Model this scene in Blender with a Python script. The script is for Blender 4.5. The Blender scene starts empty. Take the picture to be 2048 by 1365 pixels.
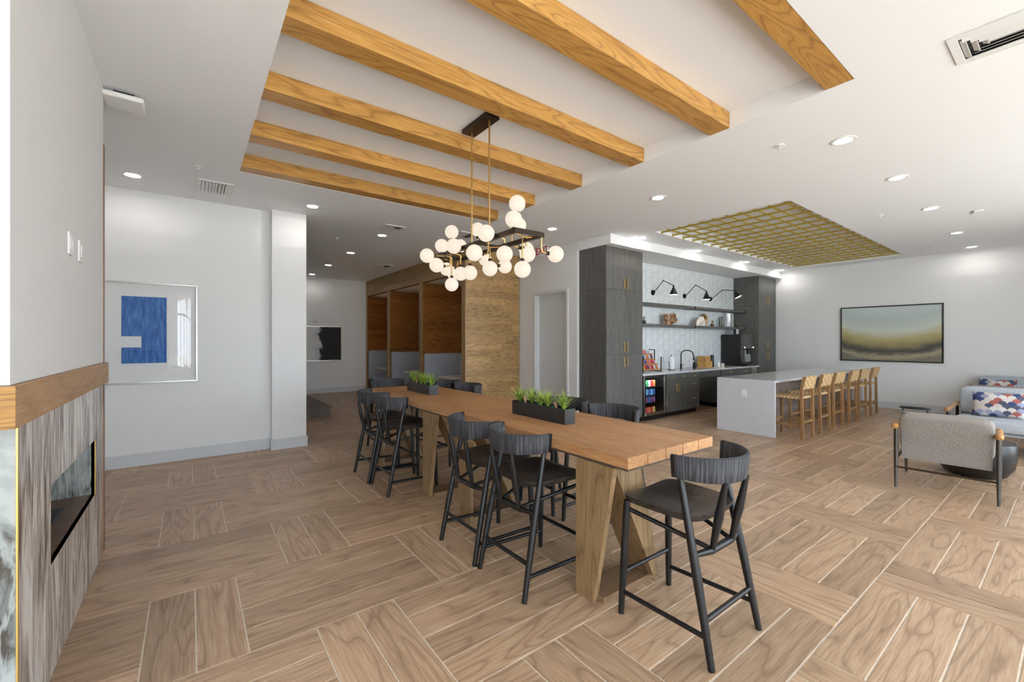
import bpy, math, random
from mathutils import Vector
S = bpy.context.scene
C = S.collection
PI = math.pi
random.seed(7)

# ------------------------------------------------------------------ camera, sky, sun, exposure
TH = math.atan(644 / 857.0)
cd = bpy.data.cameras.new('camera'); cam = bpy.data.objects.new('camera', cd); C.objects.link(cam)
cam.location = (0, 0, 1.56); cam.rotation_euler = (PI / 2, 0, -TH)
cd.sensor_width = 36; cd.lens = 857 / 2048 * 36; cd.clip_start = 0.02; cd.clip_end = 300
S.camera = cam
w = bpy.data.worlds.new('sky'); S.world = w; w.use_nodes = True
wb = w.node_tree.nodes['Background']; wb.inputs[0].default_value = (0.78, 0.89, 1.0, 1); wb.inputs[1].default_value = 3.3
sd = bpy.data.lights.new('sun', 'SUN'); sun = bpy.data.objects.new('sun', sd); C.objects.link(sun)
sd.energy = 8.0; sd.angle = 0.01; sd.color = (1.0, 0.99, 0.97)
sun.rotation_euler = Vector((-0.45, -0.12, -1)).to_track_quat('-Z', 'Y').to_euler()
S.view_settings.view_transform = 'Standard'; S.view_settings.look = 'None'
S.view_settings.gamma = 1; S.view_settings.use_curve_mapping = False
S.view_settings.exposure = 1.2

# ------------------------------------------------------------------ helpers
def L(c):
    return tuple((x / 255 / 12.92 if x / 255 <= 0.04045 else ((x / 255 + 0.055) / 1.055) ** 2.4) for x in c) + (1,)

class NT:
    def __init__(s, m): s.t = m.node_tree
    def __call__(s, typ, props=None, ins=None):
        n = s.t.nodes.new('ShaderNode' + typ)
        for k, v in (props or {}).items(): setattr(n, k, v)
        for k, v in (ins or {}).items():
            if isinstance(v, bpy.types.NodeSocket): s.t.links.new(v, n.inputs[k])
            else: n.inputs[k].default_value = v
        return n
    def math(s, op, a, b=0.0, c=0.0):
        return s('Math', {'operation': op}, {0: a, 1: b, 2: c}).outputs[0]
    def ramp(s, fac, stops, interp='LINEAR'):
        n = s('ValToRGB', None, {0: fac}); r = n.color_ramp; r.interpolation = interp
        while len(r.elements) < len(stops): r.elements.new(0.5)
        for e, (p, c) in zip(r.elements, stops): e.position = p; e.color = c
        return n.outputs[0]
    def mix(s, f, a, b, mode='MIX'):
        n = s('Mix', {'data_type': 'RGBA', 'blend_type': mode}, {0: f, 6: a, 7: b}); return n.outputs[2]

MATS = {}
def newmat(name):
    m = bpy.data.materials.new(name); m.use_nodes = True; MATS[name] = m
    return m, NT(m), m.node_tree.nodes['Principled BSDF']

def plain(name, col, rough=0.5, metal=0.0, noise=0.0, nscale=8.0, bump=0.0, bscale=60.0, spec=0.5, coord='Object'):
    m, n, p = newmat(name)
    p.inputs['Base Color'].default_value = L(col); p.inputs['Roughness'].default_value = rough
    p.inputs['Metallic'].default_value = metal; p.inputs['Specular IOR Level'].default_value = spec
    tc = n('TexCoord').outputs[coord]
    if noise:
        t = n('TexNoise', None, {'Vector': tc, 'Scale': nscale, 'Detail': 4.0}).outputs[0]
        c0 = L([x * (1 - noise) for x in col]); c1 = L([min(255, x * (1 + noise)) for x in col])
        n.t.links.new(n.ramp(t, [(0.3, c0), (0.7, c1)]), p.inputs['Base Color'])
    if bump:
        t = n('TexNoise', None, {'Vector': tc, 'Scale': bscale, 'Detail': 3.0}).outputs[0]
        b = n('Bump', None, {'Strength': bump, 'Distance': 0.01, 'Height': t}).outputs[0]
        n.t.links.new(b, p.inputs['Normal'])
    return m

def emit(name, col, strength):
    m, n, p = newmat(name)
    p.inputs['Base Color'].default_value = L(col); p.inputs['Emission Color'].default_value = L(col)
    p.inputs['Emission Strength'].default_value = strength
    return m

def wood(name, dark, mid, light, axis=0, scale=1.0, rings=7.0, stretch=0.13, rough=0.45, var=0.22, fibre=0.35, coord='Object', bump=0.12, rndattr=None, contrast=1.0):
    m, n, p = newmat(name)
    tc = n('TexCoord').outputs[coord]
    if rndattr: rnd = n('Attribute', {'attribute_name': rndattr}).outputs['Fac']
    else: rnd = n('ObjectInfo').outputs['Random']
    off = n('CombineXYZ', None, {0: n.math('MULTIPLY', rnd, 37.0), 1: n.math('MULTIPLY', rnd, 91.0), 2: n.math('MULTIPLY', rnd, 53.0)}).outputs[0]
    sc = [scale, scale, scale]; sc[axis] *= stretch
    v = n('Mapping', None, {'Vector': tc, 'Location': off, 'Scale': sc}).outputs[0]
    t = n('TexNoise', None, {'Vector': v, 'Scale': 3.0, 'Detail': 1.5, 'Distortion': 0.25}).outputs[0]
    r = n.math('PINGPONG', n.math('MULTIPLY', t, rings * 3.2), 1.0)
    sf = [scale * 26, scale * 26, scale * 26]; sf[axis] *= 0.05
    vf = n('Mapping', None, {'Vector': tc, 'Location': off, 'Scale': sf}).outputs[0]
    fb = n('TexNoise', None, {'Vector': vf, 'Scale': 3.0, 'Detail': 3.0}).outputs[0]
    fac = n.math('ADD', n.math('MULTIPLY', r, 1 - fibre), n.math('MULTIPLY', fb, fibre))
    line = n.ramp(r, [(0.0, (0.42 * contrast, 0.42 * contrast, 0.42 * contrast, 1)), (0.20, (0.14 * contrast,) * 3 + (1,)), (0.7, (0, 0, 0, 1))])
    col = n.mix(line, n.ramp(fb, [(0.26, L([(a * 0.28 + b * 0.72) for a, b in zip(dark, mid)])), (0.46, L(mid)), (0.78, L(light))]), L(dark))
    big = n('TexNoise', None, {'Vector': v, 'Scale': 1.1, 'Detail': 1.0}).outputs[0]
    k = n.math('ADD', n.math('ADD', 1.0 - var * 0.5, n.math('MULTIPLY', n.math('FRACT', n.math('MULTIPLY', rnd, 7.31)), var)), n.math('MULTIPLY', n.math('SUBTRACT', big, 0.5), 0.4))
    kk = n('CombineColor', None, {0: k, 1: k, 2: k}).outputs[0]
    n.t.links.new(n.mix(1.0, col, kk, 'MULTIPLY'), p.inputs['Base Color'])
    p.inputs['Roughness'].default_value = rough
    if bump:
        b = n('Bump', None, {'Strength': bump, 'Distance': 0.004, 'Height': fac}).outputs[0]
        n.t.links.new(b, p.inputs['Normal'])
    return m

class MB:
    def __init__(s): s.v = []; s.f = []; s.uv = None
    def box(s, x0, y0, z0, x1, y1, z1):
        b = len(s.v)
        s.v += [(x0, y0, z0), (x1, y0, z0), (x1, y1, z0), (x0, y1, z0), (x0, y0, z1), (x1, y0, z1), (x1, y1, z1), (x0, y1, z1)]
        s.f += [tuple(b + i for i in q) for q in ((0, 3, 2, 1), (4, 5, 6, 7), (0, 1, 5, 4), (1, 2, 6, 5), (2, 3, 7, 6), (3, 0, 4, 7))]
        return s
    def quad(s, *p):
        b = len(s.v); s.v += list(p); s.f.append(tuple(range(b, b + len(p)))); return s
    def tube(s, pts, r, n=10, cap=True, closed=False):
        pts = [Vector(p) for p in pts]; m = len(pts)
        rs = r if isinstance(r, (list, tuple)) else [r] * m
        b = len(s.v); up = None
        for i, p in enumerate(pts):
            if closed: d = (pts[(i + 1) % m] - pts[i - 1]).normalized()
            elif i == 0: d = (pts[1] - p).normalized()
            elif i == m - 1: d = (p - pts[i - 1]).normalized()
            else: d = ((pts[i + 1] - p).normalized() + (p - pts[i - 1]).normalized()).normalized()
            if up is None:
                up = Vector((0, 0, 1)) if abs(d.z) < 0.9 else Vector((0, 1, 0))
            a = d.cross(up).normalized(); c = a.cross(d).normalized(); up = c
            for k in range(n):
                t = 2 * PI * k / n
                s.v.append(tuple(p + (a * math.cos(t) + c * math.sin(t)) * rs[i]))
        for i in range(m if closed else m - 1):
            j = (i + 1) % m
            for k in range(n):
                q = (k + 1) % n
                s.f.append((b + i * n + k, b + j * n + k, b + j * n + q, b + i * n + q))
        if cap and not closed:
            s.f.append(tuple(b + k for k in range(n))); s.f.append(tuple(b + (m - 1) * n + k for k in reversed(range(n))))
        return s
    def lathe(s, prof, n=24, cx=0, cy=0):
        b = len(s.v); m = len(prof)
        for r, z in prof:
            for k in range(n):
                t = 2 * PI * k / n; s.v.append((cx + r * math.cos(t), cy + r * math.sin(t), z))
        for i in range(m - 1):
            for k in range(n):
                q = (k + 1) % n
                s.f.append((b + i * n + k, b + i * n + q, b + (i + 1) * n + q, b + (i + 1) * n + k))
        if prof[0][0] > 1e-4: s.f.append(tuple(b + k for k in reversed(range(n))))
        if prof[-1][0] > 1e-4: s.f.append(tuple(b + (m - 1) * n + k for k in range(n)))
        return s
    def prism(s, poly, axis, a, b2):
        b = len(s.v); n = len(poly)
        def P(u, v, w):
            return {0: (w, u, v), 1: (u, w, v), 2: (u, v, w)}[axis]
        for w_ in (a, b2):
            for u, v in poly: s.v.append(P(u, v, w_))
        s.f.append(tuple(b + i for i in range(n))); s.f.append(tuple(b + n + i for i in reversed(range(n))))
        for i in range(n):
            j = (i + 1) % n; s.f.append((b + i, b + n + i, b + n + j, b + j))
        return s
    def grid(s, fn, nu, nv, wrapu=False):
        b = len(s.v); U = nu if wrapu else nu + 1
        for j in range(nv + 1):
            for i in range(U): s.v.append(tuple(fn(i / nu, j / nv)))
        for j in range(nv):
            for i in range(nu):
                q = (i + 1) % U
                s.f.append((b + j * U + i, b + j * U + q, b + (j + 1) * U + q, b + (j + 1) * U + i))
        return s
    def sphere(s, c, r, n=20, m=12):
        return s.grid(lambda u, v: (c[0] + r * math.sin(PI * v) * math.cos(2 * PI * u), c[1] + r * math.sin(PI * v) * math.sin(2 * PI * u), c[2] - r * math.cos(PI * v)), n, m, True)
    def pill(s, x0, y0, z0, x1, y1, z1, r, puff=0.0, n=4):
        """box with soft rounded edges (cushions): superellipsoid-like grid"""
        cx, cy, cz = (x0 + x1) / 2, (y0 + y1) / 2, (z0 + z1) / 2
        hx, hy, hz = (x1 - x0) / 2, (y1 - y0) / 2, (z1 - z0) / 2
        def fn(u, v):
            t = 2 * PI * u; ph = PI * (v - 0.5)
            def sp(q, e): return math.copysign(abs(q) ** e, q)
            e = 0.28
            return (cx + hx * sp(math.cos(ph), e) * sp(math.cos(t), e), cy + hy * sp(math.cos(ph), e) * sp(math.sin(t), e), cz + hz * sp(math.sin(ph), e))
        return s.grid(fn, 40, 20, True)

def obj(name, mb, mat, parent=None, loc=None, rz=0.0, rot=None, smooth=True, bevel=0.0, ang=38, uvs=None):
    if isinstance(mb, MB):
        me = bpy.data.meshes.new(name); me.from_pydata(mb.v, [], mb.f)
        if uvs:
            l = me.uv_layers.new(name='UVMap')
            for p in me.polygons:
                for li in p.loop_indices: l.data[li].uv = uvs(me.vertices[me.loops[li].vertex_index].co)
        me.validate(); me.update()
        import bmesh
        bm = bmesh.new(); bm.from_mesh(me); bmesh.ops.remove_doubles(bm, verts=bm.verts, dist=1e-6); bmesh.ops.recalc_face_normals(bm, faces=bm.faces); bm.to_mesh(me); bm.free()
        if smooth:
            me.polygons.foreach_set('use_smooth', [True] * len(me.polygons)); me.set_sharp_from_angle(angle=math.radians(ang))
        me.materials.append(MATS[mat])
    else: me = mb
    o = bpy.data.objects.new(name, me); C.objects.link(o)
    if loc: o.location = loc
    o.rotation_euler = rot if rot else (0, 0, rz)
    if parent: o.parent = parent
    if bevel:
        b = o.modifiers.new('bevel', 'BEVEL'); b.width = bevel; b.segments = 2; b.limit_method = 'ANGLE'; b.angle_limit = math.radians(40)
    return o

def tag(o, label, cat, group=None):
    o['label'] = label; o['category'] = cat
    if group: o['group'] = group
    return o
def thing(name, label, cat, loc=(0, 0, 0), rz=0.0, group=None):
    o = bpy.data.objects.new(name, None); C.objects.link(o); o.empty_display_size = 0.1
    o.location = loc; o.rotation_euler = (0, 0, rz)
    return tag(o, label, cat, group)
def struct(name, mb, mat, label=None, **k):
    o = obj(name, mb, mat, smooth=False, **k); o['kind'] = 'structure'
    if label: o['label'] = label
    return o
def dup(root, loc, rz=0.0, label=None, group=None):
    r = root.copy(); C.objects.link(r); r.location = loc; r.rotation_euler = (0, 0, rz)
    if label: r['label'] = label
    if group: r['group'] = group
    for ch in [o for o in root.children]:
        c = ch.copy(); C.objects.link(c); c.parent = r
        for g in ch.children:
            d = g.copy(); C.objects.link(d); d.parent = c
    return r
def Bx(*a): return MB().box(*a)

# ------------------------------------------------------------------ materials
plain('wall', (230, 230, 229), 0.7, bump=0.03, bscale=180)
plain('ceil', (240, 241, 242), 0.8)
plain('base', (205, 207, 210), 0.45)
plain('trimwhite', (232, 232, 230), 0.4)
plain('doorpaint', (214, 215, 215), 0.45)
plain('grout', (222, 210, 194), 0.85, noise=0.06, nscale=40)
TD, TM, TL = (108, 80, 58), (176, 145, 116), (196, 168, 139)
wood('tile', TD, TM, TL, 0, 1.5, 6.0, 0.17, 0.36, 0.34, 0.42, 'UV', 0.03, contrast=1.25)
wood('tilestuff', TD, TM, TL, 0, 1.5, 6.0, 0.17, 0.36, 0.34, 0.42, 'UV', 0.03, rndattr='rnd', contrast=1.25)
wood('beamwood', (124, 82, 34), (190, 140, 70), (210, 164, 94), 0, 1.9, 7.0, 0.13, 0.42, 0.14, 0.35, contrast=1.5)
wood('oakx', (112, 82, 48), (178, 141, 92), (200, 166, 116), 0, 2.4, 6.0, 0.16, 0.4, 0.34, 0.4, contrast=1.6)
wood('oaky', (112, 82, 48), (168, 131, 84), (190, 156, 108), 1, 2.2, 6.0, 0.14, 0.4, 0.30, 0.4)
wood('oakz', (124, 94, 54), (172, 138, 90), (198, 166, 116), 2, 2.2, 6.0, 0.12, 0.4, 0.22, 0.4)
wood('boothwood', (84, 50, 22), (142, 92, 46), (168, 116, 64), 0, 2.2, 6.0, 0.14, 0.16, 0.30, 0.4, contrast=1.4)
wood('mantel', (134, 98, 62), (176, 138, 98), (190, 154, 114), 1, 1.4, 4.0, 0.15, 0.5, 0.1, 0.4)
wood('mantelend', (92, 56, 18), (172, 124, 56), (188, 142, 72), 0, 6.0, 5.0, 0.04, 0.5, 0.1, 0.2, contrast=2.0)
wood('trimwood', (92, 58, 26), (128, 86, 46), (148, 104, 62), 2, 2.0, 4.0, 0.1, 0.4, 0.1)
wood('tabley', (130, 88, 50), (184, 134, 88), (202, 156, 110), 1, 2.4, 5.0, 0.09, 0.42, 0.14, 0.5)
wood('tablez', (90, 68, 44), (142, 113, 78), (164, 134, 98), 2, 2.4, 5.0, 0.10, 0.5, 0.10, 0.5, contrast=1.5)
wood('platformwood', (48, 38, 30), (86, 70, 56), (108, 90, 74), 0, 2.4, 5.0, 0.10, 0.5, 0.10, 0.5)
wood('tablex', (92, 68, 46), (126, 98, 70), (150, 120, 90), 0, 2.4, 5.0, 0.10, 0.5, 0.10, 0.5)
wood('ebony', (8, 8, 8), (17, 17, 18), (28, 28, 30), 2, 3.0, 5.0, 0.10, 0.36, 0.06, 0.6, bump=0.05)
wood('ebonyseat', (10, 9, 9), (46, 42, 39), (72, 66, 60), 1, 3.4, 6.0, 0.22, 0.34, 0.06, 0.4, bump=0.08, contrast=2.0)
wood('cabz', (50, 48, 46), (92, 91, 88), (122, 123, 119), 2, 3.0, 4.0, 0.035, 0.42, 0.10, 0.55, bump=0.03)
wood('cabx', (50, 48, 46), (92, 91, 88), (122, 123, 119), 0, 3.0, 4.0, 0.035, 0.42, 0.10, 0.55, bump=0.03)
wood('weathered', (84, 74, 68), (138, 124, 114), (176, 160, 148), 0, 2.2, 7.0, 0.12, 0.6, 0.3, 0.4)
wood('stoolwood', (104, 74, 44), (150, 112, 72), (172, 134, 92), 2, 3.0, 4.0, 0.1, 0.45, 0.1)
wood('armwood', (140, 92, 44), (178, 126, 68), (196, 146, 88), 0, 4.0, 4.0, 0.1, 0.4, 0.1)
plain('brass', (222, 184, 118), 0.34, 1.0)
plain('gridbrass', (214, 192, 92), 0.35, 0.75)
plain('gold', (232, 196, 112), 0.32, 0.7)
plain('bronze', (58, 46, 36), 0.35, 0.7)
plain('blackmetal', (24, 24, 25), 0.38, 0.4)
plain('gunmetal', (96, 94, 92), 0.25, 0.9)
plain('steel', (178, 178, 176), 0.25, 1.0)
plain('chrome', (215, 215, 215), 0.1, 1.0)
plain('white', (238, 238, 236), 0.45)
plain('offwhite', (228, 224, 214), 0.5)
plain('black', (20, 20, 21), 0.35)
plain('dark', (30, 30, 31), 0.6)
plain('cooler', (14, 14, 15), 0.4)
plain('moss', (34, 92, 66), 0.9, noise=0.4, nscale=60, bump=0.6, bscale=120)
plain('planter', (38, 37, 36), 0.42)
plain('blade', (150, 172, 66), 0.5, noise=0.35, nscale=30)
plain('blade2', (92, 116, 54), 0.5, noise=0.35, nscale=30)
plain('driftwood', (190, 140, 96), 0.6, noise=0.2)
m, n, p = newmat('rope')
sx = n('SeparateXYZ', None, {0: n('TexCoord').outputs['Object']})
wv = n.math('MULTIPLY', n.math('SINE', n.math('MULTIPLY', sx.outputs[0], 2 * PI / 0.062)), n.math('SINE', n.math('MULTIPLY', n.math('ADD', sx.outputs[1], sx.outputs[2]), 2 * PI / 0.056)))
n.t.links.new(n.ramp(wv, [(0.0, L((212, 180, 134))), (0.45, L((204, 170, 122))), (0.62, L((120, 88, 52))), (1.0, L((84, 58, 32)))]), p.inputs['Base Color']); p.inputs['Roughness'].default_value = 0.75
plain('chairfabric', (146, 138, 131), 0.95, noise=0.16, nscale=160, bump=0.5, bscale=260)
plain('sofafabric', (176, 180, 186), 0.95, noise=0.14, nscale=140, bump=0.5, bscale=240)
plain('boothfabric', (168, 175, 188), 0.9, noise=0.08, nscale=90, bump=0.3, bscale=200)
plain('boothdark', (70, 72, 78), 0.9)
plain('tabletop', (224, 216, 202), 0.35)
plain('quartz', (208, 208, 212), 0.14, noise=0.022, nscale=22)
plain('hextile', (226, 231, 233), 0.25, noise=0.03, nscale=5)
plain('hexgrout', (190, 194, 196), 0.8)
plain('mat', (236, 236, 236), 0.7)
plain('silver', (205, 203, 198), 0.3, 0.6)
plain('ceramic', (232, 226, 216), 0.3, noise=0.08, nscale=20)
plain('marble2', (150, 118, 92), 0.25, noise=0.5, nscale=14)
plain('goldleaf', (190, 150, 84), 0.35, 0.7)
plain('concrete_out', (196, 192, 184), 0.9)
plain('burner', (40, 44, 50), 0.4)
plain('sill', (112, 84, 68), 0.35, noise=0.12, nscale=9)
plain('woodbox', (194, 150, 84), 0.5, noise=0.1)
plain('paper', (240, 240, 240), 0.9)
plain('signwhite', (240, 240, 238), 0.4)
plain('signred', (210, 38, 36), 0.4)
emit('lens', (255, 250, 246), 30.0)
emit('globe', (255, 240, 220), 0.36)
MATS['globe'].node_tree.nodes['Principled BSDF'].inputs['Base Color'].default_value = L((110, 106, 100))
emit('sconceglow', (255, 214, 150), 16.0)
emit('coolerfill', (235, 242, 255), 40.0)  # added glow for the dark cooler interior
emit('bulb', (255, 236, 205), 4.0)
for nm, c in dict(red=(190, 40, 44), orange=(214, 110, 50), blue=(48, 92, 160), sky=(90, 160, 205), green=(46, 140, 84), purple=(96, 52, 104), yellow=(220, 180, 80), pink=(206, 120, 130), silverc=(190, 196, 200), brownp=(110, 62, 38)).items():
    plain('pk_' + nm, c, 0.4, noise=0.25, nscale=45)

# striated wrapped cord on the chair backs
m, n, p = newmat('cord')
tc = n('TexCoord').outputs['UV']
v = n('Mapping', None, {'Vector': tc, 'Scale': (150, 4, 1)}).outputs[0]
t = n('TexNoise', None, {'Vector': v, 'Scale': 1.0, 'Detail': 3.0}).outputs[0]
n.t.links.new(n.ramp(t, [(0.3, L((24, 24, 26))), (0.55, L((58, 58, 62))), (0.75, L((104, 104, 110)))]), p.inputs['Base Color'])
n.t.links.new(n('Bump', None, {'Strength': 0.6, 'Distance': 0.004, 'Height': t}).outputs[0], p.inputs['Normal']); p.inputs['Roughness'].default_value = 0.7

# veined stone of the fireplace (veins run down the slabs)
def stone(name, cols, sc, seed):
    m, n, p = newmat(name)
    tc = n('TexCoord').outputs['Object']
    v = n('Mapping', None, {'Vector': tc, 'Location': (seed, seed * 2, 0), 'Scale': sc}).outputs[0]
    a = n('TexNoise', None, {'Vector': v, 'Scale': 2.2, 'Detail': 9.0, 'Roughness': 0.62, 'Distortion': 1.3}).outputs[0]
    b = n('TexNoise', None, {'Vector': v, 'Scale': 11.0, 'Detail': 4.0, 'Distortion': 0.3}).outputs[0]
    f = n.math('ADD', n.math('MULTIPLY', a, 0.86), n.math('MULTIPLY', b, 0.14))
    n.t.links.new(n.ramp(f, [(0.37, L(cols[0])), (0.45, L(cols[1])), (0.52, L(cols[2])), (0.60, L(cols[3]))]), p.inputs['Base Color'])
    vn = n('TexNoise', None, {'Vector': n('Mapping', None, {'Vector': tc, 'Location': (seed * 3, 1, seed), 'Scale': (sc[0], sc[1], sc[2] * 0.5)}).outputs[0], 'Scale': 2.2, 'Detail': 5.0, 'Distortion': 1.4}).outputs[0]
    ve = n.ramp(n.math('ABSOLUTE', n.math('SUBTRACT', vn, 0.5)), [(0.0, (0.8, 0.8, 0.8, 1)), (0.03, (0, 0, 0, 1))])
    dk = n.ramp(n.math('ABSOLUTE', n.math('SUBTRACT', vn, 0.42)), [(0.0, (0.6, 0.6, 0.6, 1)), (0.03, (0, 0, 0, 1))])
    base = p.inputs['Base Color'].links[0].from_socket
    n.t.links.new(n.mix(ve, n.mix(dk, base, L(cols[0])), L(cols[3])), p.inputs['Base Color'])
    p.inputs['Roughness'].default_value = 0.3
stone('stone', [(84, 70, 62), (152, 138, 128), (190, 180, 172), (226, 221, 215)], (1.0, 3.4, 0.6), 3.1)
stone('stonegrey', [(74, 68, 60), (122, 126, 122), (146, 151, 148), (168, 172, 168)], (2.2, 2.2, 1.2), 8.3)

# thin clear pane: transparent with a mirror-like clear-coat reflection
def pane(name, rough=0.0, base=0.06):
    m, n, p = newmat(name); m.node_tree.nodes.remove(p)
    out = m.node_tree.nodes['Material Output']
    bf = n('NewGeometry').outputs['Backfacing']
    fr = n('Fresnel', None, {'IOR': n.math('SUBTRACT', 1.5, n.math('MULTIPLY', bf, 1.5 - 1 / 1.5))}).outputs[0]
    mx = n('MixShader', None, {0: n.math('ADD', fr, base), 1: n('BsdfTransparent').outputs[0], 2: n('BsdfGlossy', None, {'Roughness': rough}).outputs[0]})
    n.t.links.new(mx.outputs[0], out.inputs[0])
pane('glass', 0.0, 0.0); pane('acrylic', 0.0, 0.05)

# ------------------------------------------------------------------ the setting
CH = 3.44
X0, X1, Y0, Y1 = -5.0, 12.95, -1.9, 13.65
floor = struct('floor', Bx(X0, Y0, -0.12, X1, Y1, -0.004), 'grout', 'floor of wood-look porcelain planks in a basket weave')
ground = struct('floor_terrace', Bx(-40, -45, -0.32, 50, Y0 - 0.2, -0.2), 'concrete_out', 'pale concrete terrace outside the windows')

# floor tiles: basket weave, bands 0.845 deep, pairs of crosswise planks every 1.5 m
G = 0.0038
def tile_mesh(lx, ly):
    mb = MB(); hx, hy = lx / 2 - G, ly / 2 - G; c = 0.0018
    mb.v = [(-hx, -hy, -0.01), (hx, -hy, -0.01), (hx, hy, -0.01), (-hx, hy, -0.01), (-hx, -hy, -c), (hx, -hy, -c), (hx, hy, -c), (-hx, hy, -c),
            (-hx + c, -hy + c, 0), (hx - c, -hy + c, 0), (hx - c, hy - c, 0), (-hx + c, hy - c, 0)]
    for a in (0, 4):
        for i in range(4):
            j = (i + 1) % 4; mb.f.append((a + i, a + j, a + 4 + j, a + 4 + i))
    mb.f.append((8, 9, 10, 11))
    return mb
tiles = []
kb = math.floor((Y0 - 2.5) / 0.845)
while 2.5 + 0.845 * kb < Y1:
    yb = 2.5 + 0.845 * kb
    xs = -0.19 + (0.74 if kb % 2 else 0.0)
    mi = math.floor((X0 - xs) / 1.5) - 1
    while xs + 1.5 * mi < X1:
        x = xs + 1.5 * mi
        for q in range(2): tiles.append((x + 0.215 * (q + 0.5), yb + 0.4225, 0.845, 0.215, 1))
        for q in range(4): tiles.append((x + 0.43 + 0.535, yb + 0.21125 * (q + 0.5), 1.07, 0.21125, 0))
        mi += 1
    kb += 1
FX, FY = math.sin(TH), math.cos(TH)
def proj(x, y, z=0.0):
    d = x * FX + y * FY
    if d < 0.2: return None
    return (1024 + 857 * (x * FY - y * FX) / d, 682.5 - 857 * (z - 1.56) / d, d)
scored = []; rest = []
for t in tiles:
    x, y, lx, ly, r = t
    wx, wy = (ly, lx) if r else (lx, ly)
    x0, x1, y0, y1 = x - wx / 2, x + wx / 2, y - wy / 2, y + wy / 2
    if x1 < X0 or x0 > X1 or y1 < Y0 or y0 > Y1: continue
    pr = proj(x, y)
    inside = x0 > X0 and x1 < X1 and y0 > Y0 and y1 < Y1
    vis = pr and -150 < pr[0] < 2198 and pr[1] < 1520 and x > -0.55 and not (y > 6.9 and x < 1.4) and not (x > 5.9 and y > 5.1)
    if inside and vis: scored.append((lx * ly / pr[2] ** 3, t))
    else: rest.append((x0, x1, y0, y1, r))
scored.sort(key=lambda q: -q[0])
mH = obj('floor_tile', tile_mesh(1.07, 0.21125), 'tile', floor, uvs=lambda c: (c.x, c.y), smooth=False)
mV = obj('floor_tile', tile_mesh(0.845, 0.215), 'tile', floor, uvs=lambda c: (c.x, c.y), smooth=False)
first = {0: mH, 1: mV}; usedt = {0: False, 1: False}
for i, (sc_, t) in enumerate(scored):
    x, y, lx, ly, r = t
    if i < 300:
        o = first[r] if not usedt[r] else first[r].copy()
        if usedt[r]: C.objects.link(o); o.parent = floor
        usedt[r] = True
        o.location = (x, y, 0); o.rotation_euler = (0, 0, PI / 2 if r else 0)
    else:
        wx, wy = (ly, lx) if r else (lx, ly)
        rest.append((x - wx / 2, x + wx / 2, y - wy / 2, y + wy / 2, r))
me = bpy.data.meshes.new('floor_tile_field'); vs = []; fs = []; rn = []; uvl = []
for x0, x1, y0, y1, r in rest:
    ux, uy = random.random() * 9, random.random() * 9
    x0 = max(x0, X0) + G; x1 = min(x1, X1) - G; y0 = max(y0, Y0) + G; y1 = min(y1, Y1) - G
    if x1 - x0 < 0.01 or y1 - y0 < 0.01: continue
    b = len(vs); vs += [(x0, y0, -0.01), (x1, y0, -0.01), (x1, y1, -0.01), (x0, y1, -0.01), (x0, y0, 0), (x1, y0, 0), (x1, y1, 0), (x0, y1, 0)]
    rv = random.random()
    for q in ((4, 5, 6, 7), (0, 1, 5, 4), (1, 2, 6, 5), (2, 3, 7, 6), (3, 0, 4, 7)):
        fs.append(tuple(b + i for i in q)); rn.append(rv)
        for i in q:
            vx, vy = vs[b + i][0] - x0, vs[b + i][1] - y0
            uvl.append((vy + ux, vx + uy) if r else (vx + ux, vy + uy))
me.from_pydata(vs, [], fs); l = me.uv_layers.new(name='UVMap')
for i, u in enumerate(uvl): l.data[i].uv = u
at = me.attributes.new('rnd', 'FLOAT', 'FACE'); at.data.foreach_set('value', rn)
me.materials.append(MATS['tilestuff'])
of = obj('floor_tile_field', me, None, floor); of['kind'] = 'stuff'

# ceiling with the timbered tray and the recess of the brass grid
TX0, TX1, TY0, TY1, TZ = 0.44, 3.81, 0.98, 5.61, 3.585
RX0, RX1, RY0, RY1, RZ = 6.40, 12.47, 2.35, 4.42, 3.70
mb = MB()
xs = [X0, TX0, TX1, RX0, RX1, X1]; ys = [Y0, TY0, RY0, RY1, TY1, Y1]
for i in range(5):
    for j in range(5):
        a, b, c, d = xs[i], xs[i + 1], ys[j], ys[j + 1]
        if a >= TX0 and b <= TX1 and c >= TY0 and d <= TY1: z = TZ
        elif a >= RX0 and b <= RX1 and c >= RY0 and d <= RY1: z = RZ
        else: z = CH
        mb.quad((a, c, z), (a, d, z), (b, d, z), (b, c, z))
for (a, b, c, d, z) in ((TX0, TX1, TY0, TY1, TZ), (RX0, RX1, RY0, RY1, RZ)):
    mb.quad((a, c, CH), (b, c, CH), (b, c, z), (a, c, z)); mb.quad((a, d, CH), (a, d, z), (b, d, z), (b, d, CH))
    mb.quad((a, c, CH), (a, c, z), (a, d, z), (a, d, CH)); mb.quad((b, c, CH), (b, d, CH), (b, d, z), (b, c, z))
mb.box(X0, Y0, CH + 0.35, X1, Y1, CH + 0.5)
struct('ceiling', mb, 'ceil', 'white painted ceiling with two recessed trays')

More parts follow.
